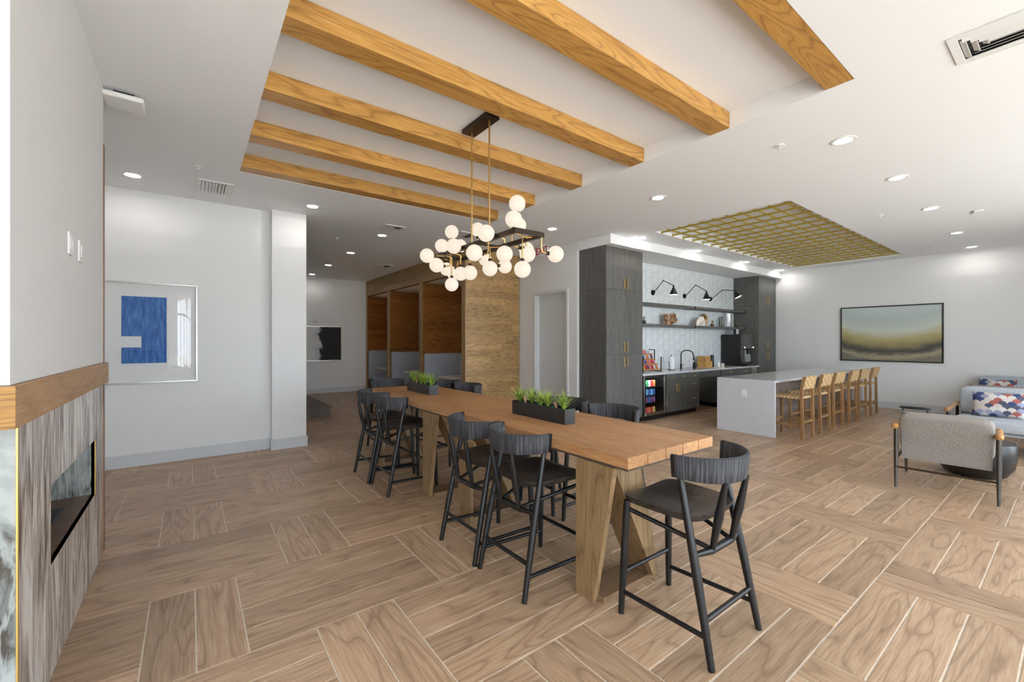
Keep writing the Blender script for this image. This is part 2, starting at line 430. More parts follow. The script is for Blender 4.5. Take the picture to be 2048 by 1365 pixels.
# walls
PX1, PY0 = 1.385, 6.945
struct('wall_left', Bx(X0, 7.08, 0, 0.935, 7.2, CH).box(0.935, PY0, 0, PX1, 7.2, CH), 'wall', 'white wall with a shallow pilaster at its end')
mb = Bx(X0, 7.065, 0, 0.935 - 0.014, 7.08, 0.15).box(0.92, PY0 - 0.015, 0, PX1 + 0.015, PY0, 0.15).box(0.92, PY0, 0, 0.935, 7.08, 0.15).box(PX1, PY0, 0, PX1 + 0.015, 7.2, 0.15)
struct('baseboard_left', mb, 'base', 'pale grey baseboard along the pilaster wall')
struct('wall_far', Bx(X0, Y1, 0, 6.1, Y1 + 0.12, CH), 'wall', 'white wall at the end of the hallway')
struct('baseboard_far', Bx(X0, Y1 - 0.015, 0, 4.47, Y1, 0.15), 'base')
DY0, DY1, DZ = 6.03, 6.97, 2.53
struct('wall_back', Bx(5.86, 5.745, 0, 6.02, DY0, CH).box(5.86, DY1, 0, 6.02, Y1, CH).box(5.86, DY0, DZ, 6.02, DY1, CH), 'wall', 'white wall around the grey door')
struct('baseboard_back', Bx(5.845, 5.745, 0, 5.86, 5.96, 0.15).box(5.845, 7.03, 0, 5.86, 7.5, 0.15), 'base')
struct('wall_kitchen', Bx(6.02, 5.745, 0, X1, 5.86, CH), 'wall', 'white wall behind the kitchenette')
struct('wall_right', Bx(X1, Y0 - 0.15, 0, X1 + 0.12, 5.86, CH), 'wall', 'white wall with the landscape painting')
struct('baseboard_right', Bx(X1 - 0.015, Y0, 0, X1, 5.05, 0.15), 'base')
struct('wall_west', Bx(X0 - 0.12, Y0 - 0.15, 0, X0, Y1, CH), 'wall')
struct('trim_soffit', Bx(5.86, 4.94, 3.27, X1, 5.745, CH - 0.001), 'ceil', 'white soffit over the kitchenette')

# window wall along the terrace: piers, sill, head, and glazed frames
WX = [-4.7, -2.2, 0.3, 2.8, 5.3, 7.8, 10.3]
mb = Bx(X0, Y0 - 0.15, 0, X1, Y0, 0.12).box(X0, Y0 - 0.15, 3.15, X1, Y0, CH)
for i, x in enumerate(WX): mb.box(x - (0.3 if i == 0 else 0.14), Y0 - 0.15, 0.12, (X1 if i == len(WX) - 1 else x + 0.14), Y0, 3.15)  # unseen last bay walled up to cut daylight on the right side
struct('wall_window', mb, 'wall', 'white window wall facing the terrace')
for i in range(len(WX) - 1):
    a, b = WX[i] + 0.14, WX[i + 1] - 0.14; c = (a + b) / 2
    mb = MB(); t = 0.03
    for q in (a + t, c, b - t): mb.box(q - t, Y0 - 0.11, 0.12, q + t, Y0 - 0.04, 3.15)
    for z in (0.15, 2.35, 3.12): mb.box(a, Y0 - 0.11, z - t, b, Y0 - 0.04, z + t)
    wdw = struct('window_%d' % (i + 1), mb, 'blackmetal', 'black framed storefront window')
    for (p0, p1) in ((a, c), (c, b)):
        for (z0, z1) in ((0.18, 2.32), (2.38, 3.09)):
            obj('window_pane', MB().quad((p0 + t, Y0 - 0.07, z0), (p1 - t, Y0 - 0.07, z0), (p1 - t, Y0 - 0.07, z1), (p0 + t, Y0 - 0.07, z1)), 'glass', wdw)

# door in the back wall
mb = MB(); t = 0.05
mb.box(5.838, DY0 - t, 0, 5.86, DY0, DZ + t).box(5.838, DY1, 0, 5.86, DY1 + t, DZ + t).box(5.838, DY0, DZ, 5.86, DY1, DZ + t)
mb.box(5.86, DY0 - 0.001, 0, 6.02, DY0 + 0.012, DZ).box(5.86, DY1 - 0.012, 0, 6.02, DY1 + 0.001, DZ).box(5.86, DY0, DZ - 0.012, 6.02, DY1, DZ + 0.001)
d1 = struct('door_1', mb, 'doorpaint', 'pale grey flush door in a grey steel frame')
lf = obj('door_leaf', Bx(5.965, DY0 + 0.016, 0.01, 6.01, DY1 - 0.016, DZ - 0.016), 'doorpaint', d1)
mb = MB().tube([(5.965, 6.87, 1.05), (5.945, 6.87, 1.05)], 0.028, 16).tube([(5.955, 6.87, 1.05), (5.915, 6.87, 1.05), (5.905, 6.85, 1.05), (5.905, 6.75, 1.05)], 0.011, 10)
obj('door_lever', mb, 'chrome', lf)

# ------------------------------------------------------------------ ceiling beams
bl = ['bordering the kitchen side of the tray nearest the windows', 'second from the windows', 'on the window side of the chandelier canopy', 'on the hallway side of the chandelier canopy', 'second from the hallway end of the tray', 'bordering the hallway end of the tray']
for k in range(6):
    yf = 1.158 + 0.8905 * k
    o = obj('ceiling_beam', Bx(0, 0, 0, TX1 - TX0, 0.178, 0.142), 'beamwood', loc=(TX0, yf - 0.178 + (0.002 if k == 0 else 0) - (0.002 if k == 5 else 0), CH + 0.002), bevel=0.003)
    tag(o, 'oak ceiling beam ' + bl[k], 'beam', 'oak beams across the ceiling tray')

# ------------------------------------------------------------------ recessed lights, sprinklers, vents
dl0 = thing('recessed_light', '', 'ceiling light')
obj('trim_ring', MB().lathe([(0.066, 0.02), (0.068, -0.004), (0.085, -0.010), (0.098, -0.007), (0.1, 0.0)], 28), 'trimwhite', dl0)
obj('lens', MB().lathe([(0.0, -0.003), (0.067, -0.003)], 28), 'lens', dl0)
DLS = [('lights by the artwork wall', [(-0.52, 6.46, 'above the blue artwork, by the chimney breast'), (1.366, 6.45, 'in front of the pilaster')]),
       ('hallway ceiling lights', [(2.73, 7.48, 'in the hallway, first past the timber tray'), (2.735, 9.36, 'in the hallway, second past the timber tray'), (2.735, 11.2, 'in the hallway, third past the timber tray'), (2.74, 13.0, 'in the hallway, nearest the monochrome canvas')]),
       ('lights between tray and kitchenette', [(4.85, 5.335, 'behind the chandelier, before the exit sign'), (4.905, 3.341, 'between the timber tray and the brass grid')]),
       ('lights on the window side', [(4.893, 1.343, 'beside the timber tray on the window side'), (6.507, 1.28, 'on the window side, at the first corner of the brass grid'), (8.389, 1.29, 'on the window side, beside the ceiling sensor'), (10.642, 1.31, 'on the window side, second from the painting wall'), (12.46, 1.327, 'on the window side, nearest the painting wall')]),
       ('lights along the soffit', [(6.558, 4.80, 'along the soffit, over the cooler side cabinet'), (8.426, 4.80, 'along the soffit, second from the cooler side'), (10.564, 4.80, 'along the soffit, third from the cooler side'), (12.512, 4.80, 'along the soffit, nearest the painting wall')])]
usedl = False
for grp, pts in DLS:
    for x, y, lab in pts:
        lab = 'recessed ceiling light ' + lab
        if not usedl:
            dl0.location = (x, y, CH); dl0['label'] = lab; dl0['group'] = grp; usedl = True
        else: dup(dl0, (x, y, CH), 0, lab, grp)
sp0 = thing('sprinkler_head', 'small ceiling sprinkler head at the kitchen corner of the timber tray', 'sprinkler', (4.53, 1.744, CH), 0, 'ceiling sprinklers')
obj('escutcheon', MB().lathe([(0.038, 0.0), (0.036, -0.006), (0.012, -0.008), (0.012, 0.0)], 20), 'white', sp0)
obj('deflector', MB().lathe([(0.006, -0.006), (0.006, -0.03), (0.020, -0.032), (0.020, -0.035), (0, -0.035)], 14), 'white', sp0)
for x, y, lab in ((0.071, 5.72, 'between the timber tray and the vent by the artwork'), (2.14, 8.152, 'in the hallway behind the pilaster'), (8.247, 1.816, 'beside the middle of the brass grid'), (11.754, 1.803, 'near the painting wall')): dup(sp0, (x, y, CH), 0, 'small ceiling sprinkler head ' + lab)
def vent(lab, x0, y0, x1, y1):
    t = thing('ceiling_vent', lab, 'vent', ((x0 + x1) / 2, (y0 + y1) / 2, CH), 0, 'ceiling air vents')
    w_, h_ = (x1 - x0) / 2, (y1 - y0) / 2; f = 0.045
    mb = MB().box(-w_, -h_, -0.010, w_, -h_ + f, 0).box(-w_, h_ - f, -0.010, w_, h_, 0).box(-w_, -h_ + f, -0.010, -w_ + f, h_ - f, 0).box(w_ - f, -h_ + f, -0.010, w_, h_ - f, 0)
    obj('frame', mb, 'trimwhite', t, bevel=0.002)
    obj('duct_shade_plate', Bx(-w_ + f, -h_ + f, -0.003, w_ - f, h_ - f, -0.001), 'dark', t)  # solid dark plate, coloured as the shade inside the duct
    iw, ih = w_ - f, h_ - f; nn = 8
    def slat(ax, c, a, b, tilt):
        q = 0.013 * tilt
        obj('slat', MB().prism([(c - q, -0.004), (c - q + 0.004, -0.004), (c + q + 0.004, -0.018), (c + q, -0.018)], 1 - ax, a, b), 'trimwhite', t, smooth=False)
    big = ih > 0.25
    top = ih - (0.13 if big else 0.0)
    for i in range(nn):
        c = -iw + (i + 0.5) * 2 * iw / nn
        slat(0, c, -ih, ih if not big else ih - 0.13 * (1 - abs(c) / iw), 1 if c < 0 else -1)
    if big:
        for i in range(3):
            k = (i + 0.5) / 3; slat(1, ih - 0.13 + 0.13 * k, -iw * k, iw * k, -1)
    return t
vent('white ceiling vent beside the tray near the blue artwork', 0.06, 6.12, 0.42, 6.62)
vent('white ceiling vent in the hallway near the pilaster', 2.50, 6.70, 2.86, 6.95)
vent('white ceiling vent far down the hallway by the booths', 3.66, 10.28, 4.06, 10.68)
vent('white ceiling vent behind the globe chandelier', 3.70, 6.36, 4.08, 6.76)
vent('large white louvered ceiling vent nearest the windows', 3.775, -0.14, 4.17, 0.512)
t = thing('wireless_access_point', 'white square wireless access point on the ceiling by the fireplace wall', 'access point', (-0.40, 4.41, CH))
obj('bracket', Bx(-0.06, -0.06, -0.03, 0.06, 0.06, 0), 'black', t)
obj('housing', Bx(-0.12, -0.12, -0.07, 0.12, 0.12, -0.03), 'white', t, bevel=0.015)
tag(obj('ceiling_sensor', Bx(-0.10, -0.05, -0.02, 0.10, 0.05, 0), 'white', loc=(9.12, 0.912, CH), rz=0.25, bevel=0.006), 'white rectangular ceiling sensor on the window side of the brass grid', 'sensor')

# exit sign hung under the ceiling
t = thing('exit_sign', 'white exit sign with red letters under the ceiling by the door', 'sign', (5.5, 6.32, CH))
obj('housing', Bx(-0.02, -0.155, -0.225, 0.02, 0.155, -0.025), 'signwhite', t, bevel=0.006)
obj('ceiling_mount', Bx(-0.02, -0.05, -0.025, 0.02, 0.05, 0), 'signwhite', t)
def text(s, size, mat, parent, loc, rot, ext=0.001):
    cu = bpy.data.curves.new('lettering', 'FONT'); cu.body = s; cu.size = size; cu.extrude = ext; cu.align_x = 'CENTER'; cu.align_y = 'CENTER'; cu.offset = 0.002
    tmp = bpy.data.objects.new('tmp', cu); C.objects.link(tmp)
    dg = bpy.context.evaluated_depsgraph_get(); me = bpy.data.meshes.new_from_object(tmp.evaluated_get(dg))
    bpy.data.objects.remove(tmp); me.materials.clear(); me.materials.append(MATS[mat])
    return obj('lettering', me, None, parent, loc, rot=rot)
text('EXIT', 0.185, 'signred', t, (-0.022, 0, -0.125), (PI / 2, 0, -PI / 2))

# ------------------------------------------------------------------ brass grid in the ceiling recess
t = thing('brass_ceiling_grid', 'brass rod lattice set in the ceiling over the island', 'ceiling grid', (RX0, RY0, CH))
ry = MB().tube([(0, 0, 0), (0, RY1 - RY0, 0)], 0.014, 8); ry2 = None
for k in range(18):
    o = obj('rod', ry if k == 0 else ry2, 'gridbrass', t, loc=(0.2 + k * 0.334, 0, 0.022)); ry2 = o.data
    for yy in (0.004, RY1 - RY0 - 0.004): obj('flange', MB().tube([(0, -0.004, 0), (0, 0.004, 0)], 0.026, 10) if k == 0 else fl2, 'gridbrass', o, loc=(0, yy, 0))
    if k == 0: fl2 = o.children[0].data
rx2 = None
for k in range(10):
    o = obj('rod', MB().tube([(0, 0, 0), (RX1 - RX0, 0, 0)], 0.014, 8) if k == 0 else rx2, 'gridbrass', t, loc=(0, 0.13 + k * 0.2025, 0.05)); rx2 = o.data

# ------------------------------------------------------------------ chandelier
ch = thing('globe_chandelier', 'long brass chandelier with clusters of glowing white glass globes', 'chandelier', (2.15, 3.3, 3.585))
ox, oy, oz = 2.15, 3.3, 3.585
obj('canopy', Bx(-0.07, -0.16, -0.04, 0.07, 0.27, 0), 'bronze', ch, bevel=0.003)
FZ = 2.42
for yy in (3.5, 3.2): obj('rod', MB().tube([(0, yy - oy, -0.04), (0, yy - oy, FZ - oz)], 0.008, 10), 'brass', ch)
fx, fy0, fy1 = 0.15, 2.62 - oy, 3.95 - oy; fz = FZ - oz
mb = MB().box(-fx, fy0, fz - 0.018, -fx + 0.035, fy1, fz + 0.018).box(fx - 0.035, fy0, fz - 0.018, fx, fy1, fz + 0.018)
for yy in (fy0, fy1 - 0.035): mb.box(-fx + 0.035, yy, fz - 0.018, fx - 0.035, yy + 0.035, fz + 0.018)
for yy in (3.5, 3.2): mb.box(-fx + 0.035, yy - oy - 0.015, fz - 0.008, fx - 0.035, yy - oy + 0.015, fz + 0.008)
obj('frame', mb, 'bronze', ch, bevel=0.003)
GL = [(1.82, 3.78, 2.38), (1.87, 3.68, 2.28), (2.11, 3.82, 2.66), (2.03, 3.88, 2.52), (1.91, 3.42, 2.42), (2.25, 3.89, 2.55), (2.11, 3.93, 2.30), (2.24, 4.02, 2.28), (2.11, 3.82, 2.13), (2.12, 3.66, 2.22), (2.10, 3.45, 2.20), (1.88, 3.02, 2.29), (2.23, 3.52, 2.64), (1.91, 2.89, 2.43), (2.46, 3.74, 2.41), (2.15, 3.19, 2.21), (2.46, 3.39, 2.29), (2.08, 2.87, 2.28), (2.15, 2.72, 2.14), (2.15, 2.79, 2.69), (2.06, 2.72, 2.53), (2.36, 3.04, 2.60), (2.30, 2.84, 2.30), (2.44, 3.03, 2.39), (2.42, 2.62, 2.28)]
gme = None; sme = None
for (x, y, z) in GL:
    g = Vector((x - ox, y - oy, z - oz))
    sx = -1 if g.x < 0 else 1
    ax = sx * (fx - 0.017); ay = max(fy0 + 0.02, min(fy1 - 0.02, g.y)); dz = g.z - fz
    if abs(g.x) > fx - 0.03:                                     # out to the side of the frame
        if abs(dz) > 0.09: pts = [(ax, ay, fz), (ax, ay, g.z - math.copysign(0.03, dz)), (ax + sx * 0.008, ay, g.z - math.copysign(0.008, dz)), (ax + sx * 0.03, ay, g.z)]
        else: pts = [(ax, ay, fz), (ax + sx * 0.01, ay, (fz + g.z) / 2)]
    else:                                                        # above or below the frame
        nx = g.x; cy = ay
        pts = [(ax, cy, fz), (nx, cy, fz + math.copysign(0.02, dz)), (nx, cy, fz + dz * 0.45)]
    end = Vector(pts[-1]); d = (g - end)
    if d.length > 0.07: end = g - d.normalized() * 0.068; pts.append(tuple(end))
    a = obj('arm', MB().tube(pts, 0.0065, 8), 'brass', ch)
    d = (g - Vector(pts[-2] if len(pts) > 1 else pts[-1])).normalized()
    obj('socket', MB().tube([tuple(g - d * 0.088), tuple(g - d * 0.06)], [0.014, 0.018], 12), 'bronze', a)
    o = obj('globe', MB().sphere((0, 0, 0), 0.068, 24, 14) if gme is None else gme, 'globe', ch, loc=tuple(g)); gme = o.data

# ------------------------------------------------------------------ fireplace block at the left
FXF, FYA, FYB = -0.515, 2.305, 4.36
struct('wall_fireplace', Bx(-1.7, FYA, 1.402, FXF, FYB, CH), 'wall', 'white chimney breast above the timber mantel')
fp = thing('fireplace', 'stone clad fireplace with a see-through opening under the mantel', 'fireplace', (FXF, FYA, 0))
def FB(name, x0, y0, z0, x1, y1, z1, mat, **k): return obj(name, Bx(x0 - FXF, y0 - FYA, z0, x1 - FXF, y1 - FYA, z1), mat, fp, **k)
OY0, OY1, OZ0, OZ1 = 2.87, 4.03, 0.52, 0.89
SY = 2.385
FB('stone_slab', -1.7, SY, 0, FXF - 0.0035, SY + 0.0135, 1.248, 'stonegrey', bevel=0.001)
FB('stone_slab', -0.535, SY + 0.014, 0, FXF, 2.765, 1.248, 'stone', bevel=0.001)
mb = MB()
for a in ((2.77, 0, FYB, OZ0), (2.77, OZ1, FYB, 1.248), (2.77, OZ0, OY0, OZ1), (OY1, OZ0, FYB, OZ1)): mb.box(-0.02, a[0] - FYA, a[1], 0, a[2] - FYA, a[3])
obj('stone_slab', mb, 'stone', fp)
mb = MB()
for a in ((SY + 0.021, 0, FYB, OZ0 - 0.02), (SY + 0.021, OZ1 + 0.02, FYB, 1.248), (SY + 0.021, OZ0 - 0.02, OY0 - 0.02, OZ1 + 0.02), (OY1 + 0.02, OZ0 - 0.02, FYB, OZ1 + 0.02)): mb.box(-1.18, a[0] - FYA, a[1], -0.021, a[2] - FYA, a[3])
obj('core', mb, 'stonegrey', fp)
FB('sill', -1.69, OY0 - 0.02, OZ0 - 0.02, FXF - 0.001, OY1 + 0.019, OZ0, 'sill')
FB('jamb', -1.69, OY1, OZ0, FXF - 0.001, OY1 + 0.019, OZ1 + 0.019, 'stonegrey')
FB('jamb', -1.69, OY0 - 0.019, OZ0, FXF - 0.001, OY0, OZ1 + 0.019, 'stonegrey')
FB('burner_tray', -1.35, OY0 + 0.1, OZ0, -0.62, OY1 - 0.25, OZ0 + 0.012, 'burner', bevel=0.003)
FB('opening_trim', FXF - 0.002, OY1 - 0.012, OZ0, FXF + 0.003, OY1 + 0.004, OZ1, 'gold')
FB('corner_trim', FXF - 0.003, SY - 0.002, 0, FXF + 0.002, SY + 0.0135, 1.248, 'gold')
struct('trim_corner', Bx(FXF - 0.03, FYB + 0.001, 0.0, FXF + 0.004, FYB + 0.045, 1.248).box(FXF - 0.03, FYB + 0.001, 1.402, FXF + 0.004, FYB + 0.045, 3.02), 'trimwood', 'narrow brown timber strip on the chimney breast corner')
mt = thing('mantel', 'oak mantel beam wrapping the fireplace below the white wall', 'mantel', (FXF, FYA, 1.25))
obj('beam', Bx(-1.22, -0.05, 0, 0.025, FYB + 0.05 - FYA, 0.15), 'mantel', mt, bevel=0.002)
obj('beam_end', Bx(-1.22, -0.055, 0, 0.025, -0.0505, 0.15), 'mantelend', mt)
for yy, lab in ((3.25, 'white double light switch plate nearer the chimney breast corner'), (3.51, 'white single light switch plate farther along the chimney breast')):
    s = thing('light_switch', lab, 'switch', (FXF, yy, 2.08))
    obj('plate', Bx(0, -0.045, -0.06, 0.008, 0.045, 0.06), 'white', s, bevel=0.002)
    for q in ((-0.02, 0.02) if yy < 3.4 else (0,)): obj('rocker', Bx(0.008, q - 0.013, -0.034, 0.012, q + 0.013, 0.034), 'trimwhite', s, bevel=0.001)

# ------------------------------------------------------------------ artworks
def artmat(name, fn):
    m, n, p = newmat(name); fn(n, p); return m
def blue_art(n, p):
    uv = n('TexCoord').outputs['Object']
    v = n('Mapping', None, {'Vector': uv, 'Scale': (14, 1, 2.2)}).outputs[0]
    a = n('TexNoise', None, {'Vector': v, 'Scale': 2.0, 'Detail': 5.0, 'Roughness': 0.65}).outputs[0]
    n.t.links.new(n.ramp(a, [(0.3, L((26, 76, 150))), (0.5, L((56, 114, 186))), (0.72, L((112, 158, 208)))]), p.inputs['Base Color']); p.inputs['Roughness'].default_value = 0.8
artmat('bluepaint', blue_art)
def dark_art(n, p):
    o = n('TexCoord').outputs['Object']
    a = n('TexNoise', None, {'Vector': n('Mapping', None, {'Vector': o, 'Location': (4.2, 0, 1.7), 'Scale': (2.6, 1, 1.5)}).outputs[0], 'Scale': 2.2, 'Detail': 7.0, 'Roughness': 0.6, 'Distortion': 0.8}).outputs[0]
    sx = n('SeparateXYZ', None, {0: o}).outputs[0]
    f = n.math('SUBTRACT', a, n.math('MULTIPLY', n.math('SUBTRACT', sx, 0.03), 1.4))
    n.t.links.new(n.ramp(f, [(0.36, L((34, 33, 33))), (0.45, L((62, 64, 74))), (0.52, L((190, 192, 196))), (0.75, L((222, 221, 218)))]), p.inputs['Base Color']); p.inputs['Roughness'].default_value = 0.7
artmat('darkpaint', dark_art)
def land_art(n, p):
    o = n('TexCoord').outputs['Object']
    s = n('SeparateXYZ', None, {0: o}); yv, zv = s.outputs[1], s.outputs[2]
    a = n('TexNoise', None, {'Vector': n('Mapping', None, {'Vector': o, 'Scale': (1, 1.2, 2.6)}).outputs[0], 'Scale': 2.4, 'Detail': 8.0, 'Roughness': 0.6}).outputs[0]
    curve = n.math('MULTIPLY', n.math('POWER', n.math('ABSOLUTE', yv), 2.0), 0.17)
    f = n.math('ADD', n.math('SUBTRACT', n.math('DIVIDE', zv, 1.3), curve), n.math('MULTIPLY', n.math('SUBTRACT', a, 0.5), 0.17))
    n.t.links.new(n.ramp(f, [(0.0, L((124, 118, 106))), (0.08, L((170, 158, 130))), (0.125, L((112, 106, 92))), (0.165, L((74, 74, 68))), (0.21, L((98, 94, 82))), (0.285, L((156, 142, 98))), (0.40, L((182, 172, 122))), (0.53, L((204, 208, 196))), (0.74, L((184, 196, 194))), (1.0, L((206, 214, 211)))]), p.inputs['Base Color']); p.inputs['Roughness'].default_value = 0.6
artmat('landscape', land_art)

def frame(parent, w_, h_, d, t, mat, axis):
    mb = MB()
    for (a, b, c, e) in ((0, 0, w_, t), (0, h_ - t, w_, h_), (0, t, t, h_ - t), (w_ - t, t, w_, h_ - t)):
        if axis == 1: mb.box(a, -d, b, c, 0, e)
        else: mb.box(-d, a, b, 0, c, e)
    return obj('frame', mb, mat, parent, bevel=0.002)
t = thing('framed_abstract_print', 'blue abstract print behind bulging acrylic in a silver frame', 'artwork', (-1.02, 7.08, 1.03))
frame(t, 1.10, 1.265, 0.045, 0.018, 'silver', 1)
obj('mat_board', Bx(0.018, -0.012, 0.018, 1.082, 0, 1.247), 'mat', t)
obj('print', MB().prism([(0.348, 0.251), (0.78, 0.251), (0.78, 1.085), (0.348, 1.085), (0.348, 0.588), (0.534, 0.588), (0.534, 0.45), (0.348, 0.45)], 1, -0.015, -0.0125), 'bluepaint', t, smooth=False)
def ac(u, v):
    e = min(u, 1 - u, v, 1 - v); q = 1 - (1 - min(1, e / 0.16)) ** 2
    return (0.02 + 1.06 * u, -0.028 - 0.05 * q - 0.006 * math.sin(7 * u + 1) * q, 0.02 + 1.225 * v)
obj('acrylic_cover', MB().grid(ac, 40, 40), 'acrylic', t, ang=80)
t = thing('monochrome_painting', 'black and white abstract canvas on the hallway end wall', 'artwork', (2.35, Y1, 0.965))
obj('canvas', Bx(-0.66, -0.03, 0.0, 0.66, -0.001, 1.03), 'darkpaint', t, loc=(0.68, 0, 0))
frame(t, 1.36, 1.035, 0.045, 0.02, 'silver', 1)
t = thing('landscape_painting', 'wide misty landscape painting in a thin black frame', 'artwork', (X1, 1.785, 1.08))
frame(t, 1.817, 1.30, 0.05, 0.022, 'black', 0)
obj('canvas', Bx(-0.035, -0.886, 0.024, -0.001, 0.886, 1.276), 'landscape', t, loc=(0, 0.9085, 0))
t = thing('fire_alarm_strobe', 'small white alarm strobe above the monochrome canvas', 'alarm', (2.97, Y1, 2.14))
obj('plate', Bx(-0.07, -0.03, -0.08, 0.07, 0, 0.08), 'white', t, bevel=0.01)
obj('lens', MB().sphere((0, -0.03, 0), 0.045, 14, 8), 'chrome', t)
o = obj('timber_platform', Bx(0, 0, 0, 1.45, 2.4, 0.17).box(-0.02, -0.03, 0.17, 1.48, 2.43, 0.2), 'platformwood', loc=(0.89, 9.41, 0), bevel=0.003)
tag(o, 'low brown timber platform behind the pilaster', 'platform')

# ------------------------------------------------------------------ booths
BX0, BX1 = 4.47, 5.845
PARTS = [(7.51, 7.66), (9.52, 9.70), (11.63, 11.81)]
plab = ['plank clad end partition of the booths beside the door', 'timber partition between the first two booths', 'timber partition before the last booth of the hallway']
def planks(parent, x0, x1, z0, z1, y, d, mat, rowh, lens, seed):
    rr = random.Random(seed); z = z0
    while z < z1 - 0.01:
        zt = min(z + rowh, z1); x = x0; brk = rr.uniform(*lens)
        while x < x1 - 0.01:
            xe = min(x + brk, x1)
            if x1 - xe < 0.12: xe = x1
            obj('plank', Bx(x + 0.0008, y - d, z + 0.0008, xe - 0.0008, y, zt - 0.0008), mat, parent, smooth=False)
            x = xe; brk = rr.uniform(*lens)
        z = zt
for k, (a, b) in enumerate(PARTS):
    t = thing('booth_partition', plab[k], 'partition', (BX0, a, 0), 0, 'booth partitions')
    ztop = CH - 0.002 if k == 0 else 2.965
    obj('core', Bx(0.002, 0.014, 0, BX1 - BX0, b - a - 0.002, ztop), 'boothwood', t)
    obj('end_board', Bx(-0.012, 0.0, 0, 0.0018, b - a, ztop if k else 2.965), 'oakz', t, bevel=0.001)
    planks(t, 0.003, BX1 - BX0, 0, ztop, 0.013, 0.012, 'oakx' if k == 0 else 'boothwood', 0.137, (0.45, 1.3) if k == 0 else (0.8, 1.4), 11 + k)
t = thing('booth_partition', 'timber panel closing the last booth at the hallway end', 'partition', (BX0, 13.52, 0), 0, 'booth partitions')
obj('core', Bx(0.002, 0.014, 0, BX1 - BX0, 0.11, 2.965), 'boothwood', t)
obj('end_board', Bx(-0.012, 0, 0, 0.0018, 0.11, 2.965), 'oakz', t)
planks(t, 0.003, BX1 - BX0, 0, 2.965, 0.013, 0.012, 'boothwood', 0.137, (0.8, 1.4), 19)
hd = thing('booth_header', 'timber header board running over the booth openings', 'header', (BX0, 7.51, 2.97))
for r in range(3):
    rr = random.Random(60 + r); y = 0.0; Lh = 13.64 - 7.51
    while y < Lh - 0.01:
        ye = min(Lh, y + rr.uniform(1.2, 2.1))
        if Lh - ye < 0.3: ye = Lh
        obj('plank', Bx(-0.012, y + 0.001, r * 0.156 + 0.0008, 0.0, ye - 0.001, (r + 1) * 0.156 - 0.0008), 'oaky', hd, smooth=False); y = ye
obj('core', Bx(0.0, 0.16, 0, 0.1, 13.64 - 7.51, 0.468), 'boothwood', hd)
struct('ceiling_booth', Bx(4.57, 7.665, 2.97, 5.86, 13.64, 3.0), 'ceil', 'low white ceiling inside the booths')
for k in range(3):
    a = PARTS[k][1] + 0.002; b = (PARTS[k + 1][0] if k < 2 else 13.52) - 0.002
    nm = ['booth nearest the door', 'middle booth', 'booth at the hallway end'][k]
    for s, (yy, sgn) in enumerate(((a, 1), (b, -1))):
        t = thing('booth_bench', 'grey upholstered bench on the %s side of the %s' % (['door', 'hallway'][s], nm), 'bench', (BX0, yy, 0), 0, 'booth benches')
        def yb(u0, u1): return (u0, u1) if sgn > 0 else (-u1, -u0)
        y0, y1 = yb(0.0, 0.11)
        obj('backrest', Bx(0.02, y0, 0.42, BX1 - BX0 - 0.01, y1, 1.26), 'boothfabric', t, bevel=0.03)
        y0, y1 = yb(0.0, 0.56); obj('seat', Bx(0.02, y0, 0.36, BX1 - BX0 - 0.01, y1, 0.47), 'boothfabric', t, bevel=0.02)
        y0, y1 = yb(0.02, 0.5); obj('plinth', Bx(0.04, y0, 0, BX1 - BX0 - 0.01, y1, 0.36), 'boothdark', t)
    t = thing('booth_table', 'white topped table fixed in the ' + nm, 'table', (BX0, (a + b) / 2, 0), 0, 'booth tables')
    obj('top', Bx(0.10, -0.36, 0.715, BX1 - BX0, 0.36, 0.75), 'tabletop', t, bevel=0.006)
    obj('post', MB().tube([(0.75, 0, 0.02), (0.75, 0, 0.715)], 0.04, 14), 'blackmetal', t)
    obj('foot', MB().lathe([(0.24, 0), (0.24, 0.012), (0.05, 0.03), (0.04, 0.03)], 24, 0.75, 0), 'blackmetal', t)
    t = thing('booth_sconce', 'small timber box sconce glowing in the ' + nm, 'sconce', (BX0, a, 1.86), 0, 'booth sconces')
    obj('box', Bx(0.06, 0, -0.11, 0.16, 0.07, 0.11), 'oakz', t, bevel=0.004)
    obj('diffuser', Bx(0.085, 0.0702, -0.07, 0.135, 0.074, 0.07), 'sconceglow', t)
    obj('bulb', MB().lathe([(0.0, -0.112), (0.028, -0.112)], 14, 0.11, 0.035), 'sconceglow', t)
    obj('bulb', MB().lathe([(0.0, 0.112), (0.028, 0.112)], 14, 0.11, 0.035), 'sconceglow', t)

